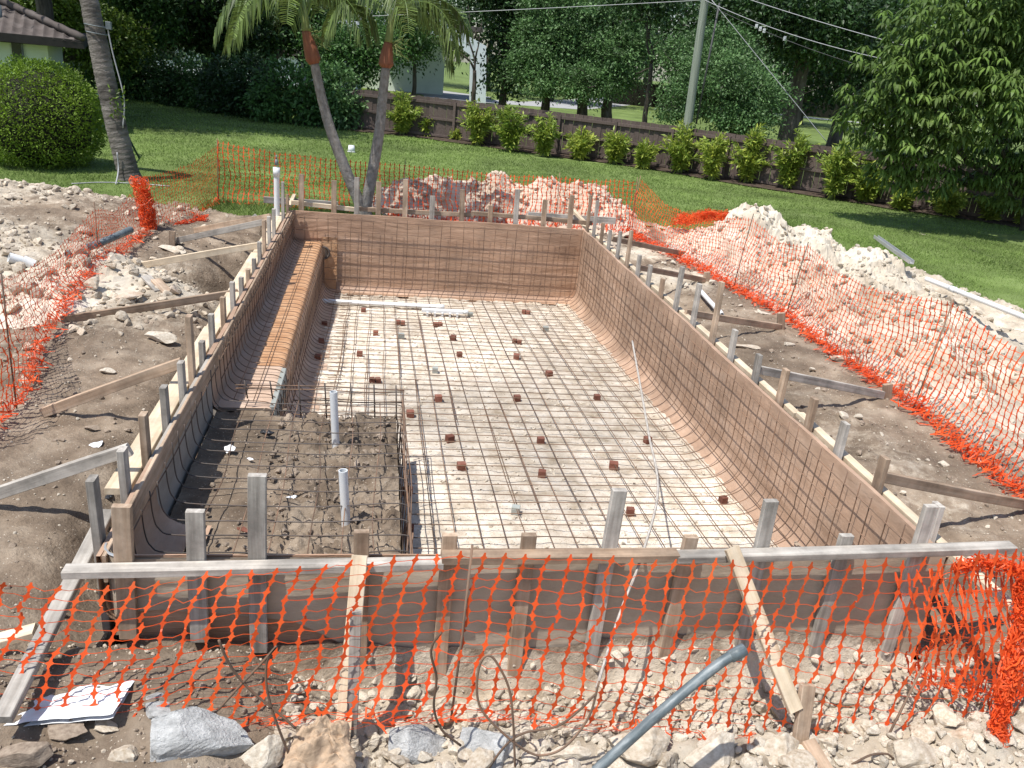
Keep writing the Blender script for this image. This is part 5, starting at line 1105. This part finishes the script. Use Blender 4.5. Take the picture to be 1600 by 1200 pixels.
# hedge plants along the back left edge of the lawn
for i, (px, pt, pb, w, lm) in enumerate([(215, 92, 158, 62, 'l_mid'), (262, 96, 166, 60, 'l_dark'), (305, 100, 172, 58, 'l_mid'), (350, 98, 180, 62, 'l_dark'), (395, 104, 186, 58, 'l_dark'), (440, 108, 194, 60, 'l_mid'), (487, 112, 200, 56, 'l_mid'), (530, 122, 204, 46, 'l_lit')]):
    b = P(px, pb, 2, LZ); s = depth(b)/CF; h = (pb-pt)*s; w_ = w*s*.62
    t = thing('hedge_shrub', f'dark leafy hedge shrub at the back left lawn edge, {ORD[i]} from the house', 'shrub', b, 'hedge shrubs at the back left lawn edge')
    c = b+V3(0, .9, h*.5); mb = MB()
    for _ in range(9): limb(mb, b+V3(U(-.3, .3), .9, 0), c+V3(U(-1, 1)*w_, U(-.5, .5), U(0, h*.45)), .025, .006, .2, 5)
    mb.build('stems', M['bark'], t, True)
    pts, tn, d = clump_points([(c[0], c[1], c[2]+h*.06, w_, w_*.9, h*.52), (c[0]+U(-.5, .5), c[1]-.4, c[2]-h*.15, w_*.9, w_*.7, h*.4)], 230, 16, .16); pts[:, 2] = np.maximum(pts[:, 2], LZ+.05)
    mb = MB(); leaves(mb, pts, .17, d, 1, .2, np.clip(tn*.7+U(0, .3, len(tn)), 0, 1), .5); mb.build('foliage', M[lm], t)

# trees behind the fence (photo positions, real depths)
tree('oak_tree', 'bright leaved tree behind the middle of the fence with a pale trunk', base_at(850, 168, 37), [PB(860, 62, 37, 58, 44), PB(838, 112, 36, 44, 34), PB(885, 14, 37, 60, 36), PB(905, 95, 36.5, 24, 22)], 620, 40, .15, 'l_lit', .22, .42)
tree('oak_tree', 'spreading tree with two dark leaning trunks behind the fence', base_at(948, 176, 36), [PB(962, 82, 36, 46, 36), PB(915, 130, 35, 44, 24), PB(985, 60, 37, 34, 30), PB(962, 122, 36, 38, 24), PB(955, 24, 37, 46, 28)], 620, 40, .145, 'l_lit', .26, .40, trunks=[(0, 0), (-1.0, .3)])
tree('leafy_tree', 'dense low tree wrapped around the utility pole behind the fence', base_at(1130, 195, 27.5), [PB(1125, 130, 27.5, 76, 50), PB(1072, 95, 28.5, 40, 44), PB(1180, 150, 27, 48, 36), PB(1135, 78, 28.5, 48, 28), PB(1060, 160, 27, 28, 30), PB(1160, 190, 26.5, 50, 22)], 1000, 36, .125, 'l_lit', .14, .32)
tree('shade_tree', 'large dark shade tree with a thick black trunk right of the pole', base_at(1237, 190, 36), [PB(1240, 15, 36, 120, 50), PB(1180, 0, 37, 80, 40), PB(1310, 35, 36, 80, 42), PB(1270, 75, 35, 50, 22)], 900, 20, .26, 'l_dark', .42, .55)
tree('shade_tree', 'dark shade tree with drooping twigs near the right edge of the fence gap', base_at(1312, 185, 40), [PB(1320, 60, 40, 90, 50), PB(1380, 20, 41, 90, 60), PB(1280, 130, 39, 46, 30), PB(1400, 110, 40, 60, 45)], 800, 20, .26, 'l_dark', .34, .55)
tree('shade_tree', 'dark broad tree between the white house and the bright leaved tree', base_at(785, 152, 40), [PB(812, 15, 40, 50, 42), PB(820, 70, 41, 40, 46), PB(790, 115, 40, 22, 34), PB(765, -25, 40, 60, 30)], 620, 20, .24, 'l_dark', .22, .5)
tree('slim_tree', 'slim dark trunked tree forking in front of the white arch', base_at(742, 150, 38), [PB(722, 5, 38, 50, 22), PB(700, 40, 38, 26, 12), PB(758, 40, 38, 26, 14)], 40, 8, .13, 'l_dark', .11, .4, fork=2.4)
tree('slim_tree', 'slim straight dark trunk between the two trees and the pole', base_at(1012, 175, 30), [PB(1020, -20, 30, 50, 36), PB(990, 0, 30, 50, 26)], 240, 14, .2, 'l_dark', .10, .4, fork=3.4)
tree('small_tree', 'small bright fine leaved tree seen between the twin palms', base_at(552, 150, 33), [PB(552, 92, 33, 46, 38), PB(585, 70, 33, 38, 30), PB(520, 75, 33, 40, 34)], 420, 24, .16, 'l_mid', .10, .32)
tree('small_tree', 'fine leaved bright tree right behind the darker palm', base_at(650, 150, 36), [PB(640, 60, 36, 50, 46), PB(610, 40, 36, 50, 40)], 340, 22, .17, 'l_mid', .10, .36)
tree('shade_tree', 'huge dark tree over the back left hedge', base_at(330, 150, 41), [PB(300, 10, 40, 110, 60), PB(230, 22, 40, 70, 38), PB(380, 20, 41, 80, 55), PB(340, 45, 40, 60, 28), PB(450, 10, 42, 70, 60), PB(250, -60, 36, 120, 60)], 1500, 22, .26, 'l_dark', .42, .6, trunks=[(0, 0), (2.2, .5)])
tree('shade_tree', 'dark tree with low branches left of the twin palms', base_at(420, 160, 39), [PB(400, 30, 39, 46, 40), PB(480, 30, 40, 44, 36), PB(380, 70, 38, 30, 30)], 520, 22, .22, 'l_dark', .26, .45)
tree('yellow_tree', 'yellow green tree behind the tiled house roof', base_at(90, 130, 33), [PB(90, 25, 33, 62, 40), PB(140, 60, 34, 50, 46), PB(60, -10, 33, 70, 40), PB(185, 70, 34, 44, 40)], 800, 22, .19, 'l_yel', .2, .4)
tree('yellow_tree', 'dark leafy tree between the tall palm and the house corner', base_at(165, 150, 36), [PB(190, 60, 36, 50, 44), PB(170, 110, 35, 40, 30), PB(215, 20, 36, 50, 40)], 520, 22, .19, 'l_mid', .2, .4)
# canopy over the lawn from the left: same kind of tree nearer the house, crown above the picture
tree('shade_tree', 'tall tree by the back left lawn whose high crown shades the grass', (-13.2, 30.5, LZ), [(-13.0, 26.0, 8.0, 3.2, 3.0, 1.5), (-9.8, 26.6, 8.2, 2.8, 2.6, 1.4), (-7.4, 25.0, 8.0, 2.0, 2.0, 1.2), (-11.2, 23.4, 8.0, 2.2, 1.7, 1.2), (-12.5, 29, 8.2, 3, 2, 1.4)], 1900, 22, .28, 'l_dark', .26, .5)
# deep background: rows of trees closing the view
k = 0
for (px, Yd, h, w) in [(-60, 52, 9, 6), (60, 56, 10, 6), (180, 60, 10, 6.5), (290, 62, 11, 7), (400, 64, 10, 6), (500, 70, 11, 7), (640, 84, 13, 8), (760, 80, 12, 7), (860, 70, 11, 7), (960, 84, 13, 8), (1060, 72, 12, 7), (1160, 66, 11, 7), (1260, 70, 12, 7.5), (1370, 62, 11, 7), (1480, 56, 10, 6.5), (1600, 50, 10, 6), (1720, 44, 9, 6), (560, 90, 14, 8), (1010, 92, 14, 8), (1215, 88, 14, 9)]:
    b = base_at(px, 130, Yd)
    tree('distant_tree', f'dark tree in the distant tree line, {ORD[k]} from the left', b, [(b[0], Yd, LZ+h*.62, w*.72, w*.6, h*.34), (b[0]+U(-2, 2), Yd-1, LZ+h*.42, w*.62, w*.5, h*.22), (b[0]+U(-2, 2), Yd+1, LZ+h*.85, w*.5, w*.5, h*.22)], 300, 16, .5, 'l_dark', .35, .9, group='distant tree line', fork=h*.3); k += 1
def far_hedge(px0, px1, py, Y_, h, label):
    a = P(px0, py, 1, Y_); b = P(px1, py, 1, Y_); n = int((b[0]-a[0])*90); x = U(a[0], b[0], n); y = Y_+U(-.6, .6, n); z = LZ+h*U(0, 1, n)**.8*(.85+.25*vn(x*.8, y*0, 4))
    t = thing('far_hedge', label, 'hedge', (a[0], Y_, LZ)); mb = MB(); box(mb, ((a[0]+b[0])/2, Y_, LZ+h*.4), (b[0]-a[0], .9, h*.8)); mb.build('dark_core', M['core'], t)
    mb = MB(); leaves(mb, np.stack([x, y, z], 1), .22, V3(0, -.5, .5)); mb.build('foliage', M['l_dark'], t)
far_hedge(960, 1080, 140, 78, 2.6, 'clipped dark hedge beyond the pale road'); far_hedge(1180, 1420, 150, 95, 3, 'dark hedge beyond the far lawn on the right'); far_hedge(180, 560, 120, 58, 2.4, 'dark hedge behind the trees on the left')

# ------------------------------------------------------------------ buildings, road, pole
mb = MB()
for pts in [[(26, 92), (60, 86), (60, 90), (26, 97)], [(2, 56), (14, 60), (30, 92), (26, 97), (10, 64), (2, 60)]]:
    v = [(x, y, LZ+.006) for x, y in pts]; mb.add(v, [np.array([list(range(len(v)))])])
tag(mb.build('road', M['asphalt']), 'pale road curving through the grass beyond the fence', 'road', kind='structure')
mb = MB(); v = [P(x, y, 2, LZ+.012) for x, y in [(560, 136), (735, 156), (770, 152), (620, 132)]]; mb.add(v, np.array([[0, 1, 2, 3]]))
tag(mb.build('driveway', M['asphalt']), 'pale driveway in front of the white arch', 'driveway', kind='structure')
def slab(mb, outline, ya, yb, tone=.5):
    """polygon in the x-z plane extruded from y=ya to y=yb"""
    o = np.array(outline, float); n = len(o); A = np.stack([o[:, 0], np.full(n, ya), o[:, 1]], 1); B = np.stack([o[:, 0], np.full(n, yb), o[:, 1]], 1); i = np.arange(n)
    mb.add(np.vstack([A, B]), [np.stack([i, (i+1) % n, n+(i+1) % n, n+i], 1), np.array([list(range(n-1, -1, -1))]), np.array([[n+k for k in range(n)]])], tone)
wh = thing('white_house', 'white house with a deep arched carport behind the fence', 'house', (2, 58, LZ)); WY = 56
def wx(px, py): q = P(px, py, 1, WY); return (q[0], q[2])
pl, pr_ = wx(735, 150)[0], wx(760, 150)[0]; z0 = LZ
arch = [wx(600, 40), wx(640, 43), wx(668, 50), wx(695, 62), wx(715, 72), wx(735, 86)]
out = [(pr_, z0), wx(760, 72), wx(735, 58), wx(700, 38), wx(660, 12), wx(600, -18), wx(560, -18), (wx(560, 40)[0], wx(600, 40)[1])]+arch+[(pl, z0)]
mb = MB(); slab(mb, out, WY, WY+.5); mb.build('arch_wall', M['hwhite'], wh)
xa = wx(606, 100)[0]; xb = wx(706, 100)[0]
mb = MB(); box(mb, (wx(560, 100)[0]-1.6, WY+.3, LZ+2.2), (3.2, .6, 4.4)); mb.build('left_pier', M['hwhite'], wh)
mb = MB(); box(mb, ((xa+xb)/2-1, WY+7, LZ+2.2), (xb-xa+2, .3, 4.4)); mb.build('carport_back_wall', M['stucco'], wh)
mb = MB(); box(mb, (pr_-4.2, WY+5.2, LZ+4.7), (7.5, 8.4, .3)); mb.build('carport_roof', M['roof'], wh)
for (ax, bx_, tz, nm) in [(225, 470, 66, 0), (470, 565, 45, 1)]:
    a = wx(ax, 110); b = wx(bx_, 110); mb = MB(); box(mb, ((a[0]+b[0])/2, WY-1.5 if nm == 0 else WY+.5, (wx(ax, tz)[1]+LZ)/2), (b[0]-a[0], .4, wx(ax, tz)[1]-LZ)); w = mb.build('wing_wall', M['hwhite'], wh)
    mb = MB(); box(mb, ((a[0]+b[0])/2, WY+1, wx(ax, tz)[1]+.25), (b[0]-a[0]+.8, 6, .3)); mb.build('wing_roof', M['roof'], wh)
    for k in range(3):
        mb = MB(); box(mb, (a[0]+(b[0]-a[0])*(k+.6)/3.3, (WY-1.5 if nm == 0 else WY+.5)-.22, LZ+1.6), (1.1, .06, 1.2)); mb.build('window', M['glass'], wh)
# tiled house at the left
th = thing('tiled_house', 'pale green house with a brown barrel tile roof behind the round bush', 'house', (P(131, 60, 1, 21.4)[0], 21.38, LZ)); HY = 22.0
cx_ = P(89, 90, 1, HY)[0]; ez = P(100, 66, 1, HY-.6)[2]
mb = MB(); box(mb, (cx_-4, HY+3, (ez+LZ)/2+.02), (8, 6, ez-LZ)); mb.build('wall', M['stucco'], th)
wxp = P(43, 82, 1, HY-.02); mb = MB(); box(mb, (wxp[0], HY-.01, wxp[2]-.1), (.22, .08, .75)); w = mb.build('window', M['glass'], th)
mb = MB(); box(mb, (wxp[0]+.14, HY-.03, wxp[2]-.1), (.05, .10, .80)); mb.build('frame', M['greypvc'], w)
ex = P(131, 60, 1, HY-.6)[0]; rx0, ry0 = ex, HY-.62
mb = MB(); box(mb, (ex-4.3, ry0+.05, ez-.02), (8.6, .08, .22)); box(mb, (ex-.05, ry0+3.6, ez-.02), (7.0, .08, .22), rz=math.pi/2); mb.build('fascia', M['dark'], th)
mb = MB(); box(mb, (ex-4.3, ry0+3.6, ez-.10), (8.5, 7.0, .04)); mb.build('soffit', M['dark'], th)
def roof_face(o, ea, eb, n, L, pitch, tile=.24, course=.30):
    """barrel tiles: rolls across, stepped courses up the slope; clipped to the hip"""
    mb = MB(); W = np.linalg.norm(eb); ux = nrm(ea); up_ = nrm(n)
    return mb
pit = math.radians(20)
def tiles(origin, ux, uv, W, L, clip):
    mb = MB(); nx = int(W/.03); nv = int(L/.30)*6
    S, T = np.meshgrid(np.linspace(0, W, nx), np.linspace(0, L, nv)); h = .045*np.abs(np.sin(S/.24*math.pi))+.035*(1-((T/.30) % 1))
    nz = nrm(np.cross(ux, uv)); Pt = np.array(origin)+S[..., None]*ux+T[..., None]*uv+h[..., None]*nz
    cs, ct = (S[1:, 1:]+S[:-1, :-1])/2, (T[1:, 1:]+T[:-1, :-1])/2
    sheet(mb, Pt[..., 0], Pt[..., 1], Pt[..., 2], clip(cs, ct), vn(np.floor(S/.24), np.floor(T/.30), 5)); return mb
Lr = 3.9
f1 = tiles((ex, ry0-.02, ez+.10), V3(-1, 0, 0), V3(0, math.cos(pit), math.sin(pit)), 9.0, Lr, lambda s, t: s > t*math.cos(pit))
f1.build('roof', M['roof'], th, False)
f2 = tiles((ex, ry0+7.2, ez+.10), V3(0, -1, 0), V3(-math.cos(pit), 0, math.sin(pit)), 7.2, Lr, lambda s, t: (s > t*math.cos(pit)) & (s < 7.2-t*math.cos(pit)))
f2.build('roof', M['roof'], th, False)
mb = MB(); h0 = V3(ex, ry0, ez+.15); h1 = h0+V3(-math.cos(pit)*Lr, math.cos(pit)*Lr, math.sin(pit)*Lr); tube(mb, [h0+(h1-h0)*k/20 for k in range(21)], [.085+.02*(k % 2) for k in range(21)], 10); mb.build('hip_ridge', M['roof'], th, True)
a = P(26, 18, 1, HY+.5); mb = MB(); tube(mb, [a-V3(0, 0, .4), a+V3(0, 0, .12)], .06, 10); mb.build('vent_pipe', M['greypvc'], th, True)
th.rotation_euler = (0, 0, math.radians(15))
# pole and cables
pb_ = P(1073, 205, 1, 23); pt_ = P(1101, 4, 1, 23)
po = thing('utility_pole', 'grey green wooden utility pole behind the fence', 'pole', (pb_[0], 23, LZ))
d = (pt_-pb_)/(pt_[2]-pb_[2]); p0 = pb_+d*(LZ-pb_[2]); p1 = pb_+d*(9.0-pb_[2])
mb = MB(); tube(mb, [p0+(p1-p0)*k/8 for k in range(9)], np.linspace(.15, .105, 9), 14, .5); mb.build('shaft', M['pole'], po, True)
mb = MB(); tube(mb, [p0+V3(.2, -.12, 1.6), p0+V3(.3, -.12, 5.2)], .03, 6); mb.build('conduit', M['wire'], po, True)
at = lambda z: p0+d*(z-LZ)
def cable(name, label, a, b, sag, r, m, parts=()):
    a = np.asarray(a); b = np.asarray(b); t = np.linspace(0, 1, 26)[:, None]; pts = a+(b-a)*t; pts[:, 2] -= sag*4*(t[:, 0]*(1-t[:, 0]))
    mb = MB(); tube(mb, pts, r, 5); o = mb.build(name, M[m], smooth=True); tag(o, label, 'cable', 'cables running from the utility pole'); return o
cable('overhead_cable', 'pale cable from above the pole to the right tree, highest of the three', P(1150, -8, 1, 23), P(1440, 78, 1, 17), .05, .010, 'wirel')
c2 = cable('overhead_cable', 'cable with clamps running right from the pole top', P(1101, 0, 1, 22.9), P(1420, 100, 1, 17), .18, .010, 'wirel')
cable('overhead_cable', 'thin lower cable crossing the dark trees right of the pole', P(1104, 6, 1, 22.9), P(1400, 118, 1, 17.5), .15, .008, 'wire')
cable('overhead_cable', 'cable leaving the pole to the left above the trees', P(1100, 0, 1, 23.1), P(560, 26, 1, 27), .02, .010, 'wirel')
cable('guy_wire', 'pale guy wire slanting down from the pole to the fence', P(1112, 0, 1, 22.8), P(1292, 222, 1, 21.2), .0, .012, 'wirel')
mb = MB()
for px, py in [(1182, 41), (1188, 45), (1194, 48), (1226, 60)]: box(mb, P(px, py, 1, 21.4), (.06, .06, .12))
mb.build('clamps', M['pvc'], c2)
# small things on the lawn
q = P(549, 238, 2, LZ); bk_ = thing('bucket', 'white bucket standing alone on the lawn behind the net', 'bucket', q)
mb = MB(); tube(mb, [q, q+V3(0, 0, .20)], [.11, .085], 16, .5); mb.build('tub', M['white'], bk_, True)
mb = MB(); an = np.linspace(0, 6.283, 17); tube(mb, np.stack([q[0]+.112*np.cos(an), q[1]+.112*np.sin(an), an*0+q[2]+.02], 1), .010, 5, caps=False); mb.build('rim', M['white'], bk_, True)
sw = thing('swing_frame', 'dark green metal A frame standing on the lawn behind the tall palm', 'frame', P(180, 225, 2, LZ))
tp_ = P(172, 150, 1, 17.5); 
for (px, py, Yd) in [(140, 243, 16.2), (146, 243, 17.4), (218, 248, 16.4), (213, 255, 15.6)]:
    mb = MB(); f_ = P(px, py, 2, LZ); tube(mb, [f_, tp_+V3(U(-.1, .1), 0, 0)], .022, 6); mb.build('leg', M['green'], sw, True)
mb = MB(); tube(mb, [tp_-V3(.3, 0, 0), tp_+V3(.3, 0, 0)], .022, 6); mb.build('top_bar', M['green'], sw, True)
ch = thing('garden_chair', 'dark blue garden chair at the edge of the far lawn beside the tall palm', 'chair', P(180, 152, 2, LZ))
c = np.array(P(180, 152, 2, LZ))
mb = MB(); box(mb, c+V3(0, 0, .40), (.5, .5, .05)); mb.build('seat', M['green'], ch)
mb = MB(); beam(mb, c+V3(0, .25, .42), c+V3(.1, .42, .98), .5, .04, up=(0, -1, .3)); mb.build('backrest', M['green'], ch)
for sx in (-.22, .22):
    for sy in (-.22, .22): mb = MB(); tube(mb, [c+V3(sx, sy, 0), c+V3(sx*.9, sy*.9, .40)], .022, 6); mb.build('leg', M['green'], ch, True)
mb = MB(); tube(mb, spline([P(112, 287, 2, LZ+.02), P(160, 285, 2, LZ+.02), P(215, 287, 2, LZ+.02), P(265, 291, 2, LZ+.02)], 6), .012, 6)
tag(mb.build('garden_hose', M['wirel'], smooth=True), 'pale garden hose lying on the grass at the foot of the tall palm', 'hose')
mb = MB(); tube(mb, spline([P(183, 238, 1, 13.75), P(185, 265, 1, 13.72), P(181, 288, 2, LZ+.02)], 6), .013, 6); tag(mb.build('garden_hose', M['wirel'], smooth=True), 'pale hose hanging down the left side of the tall palm trunk', 'hose')
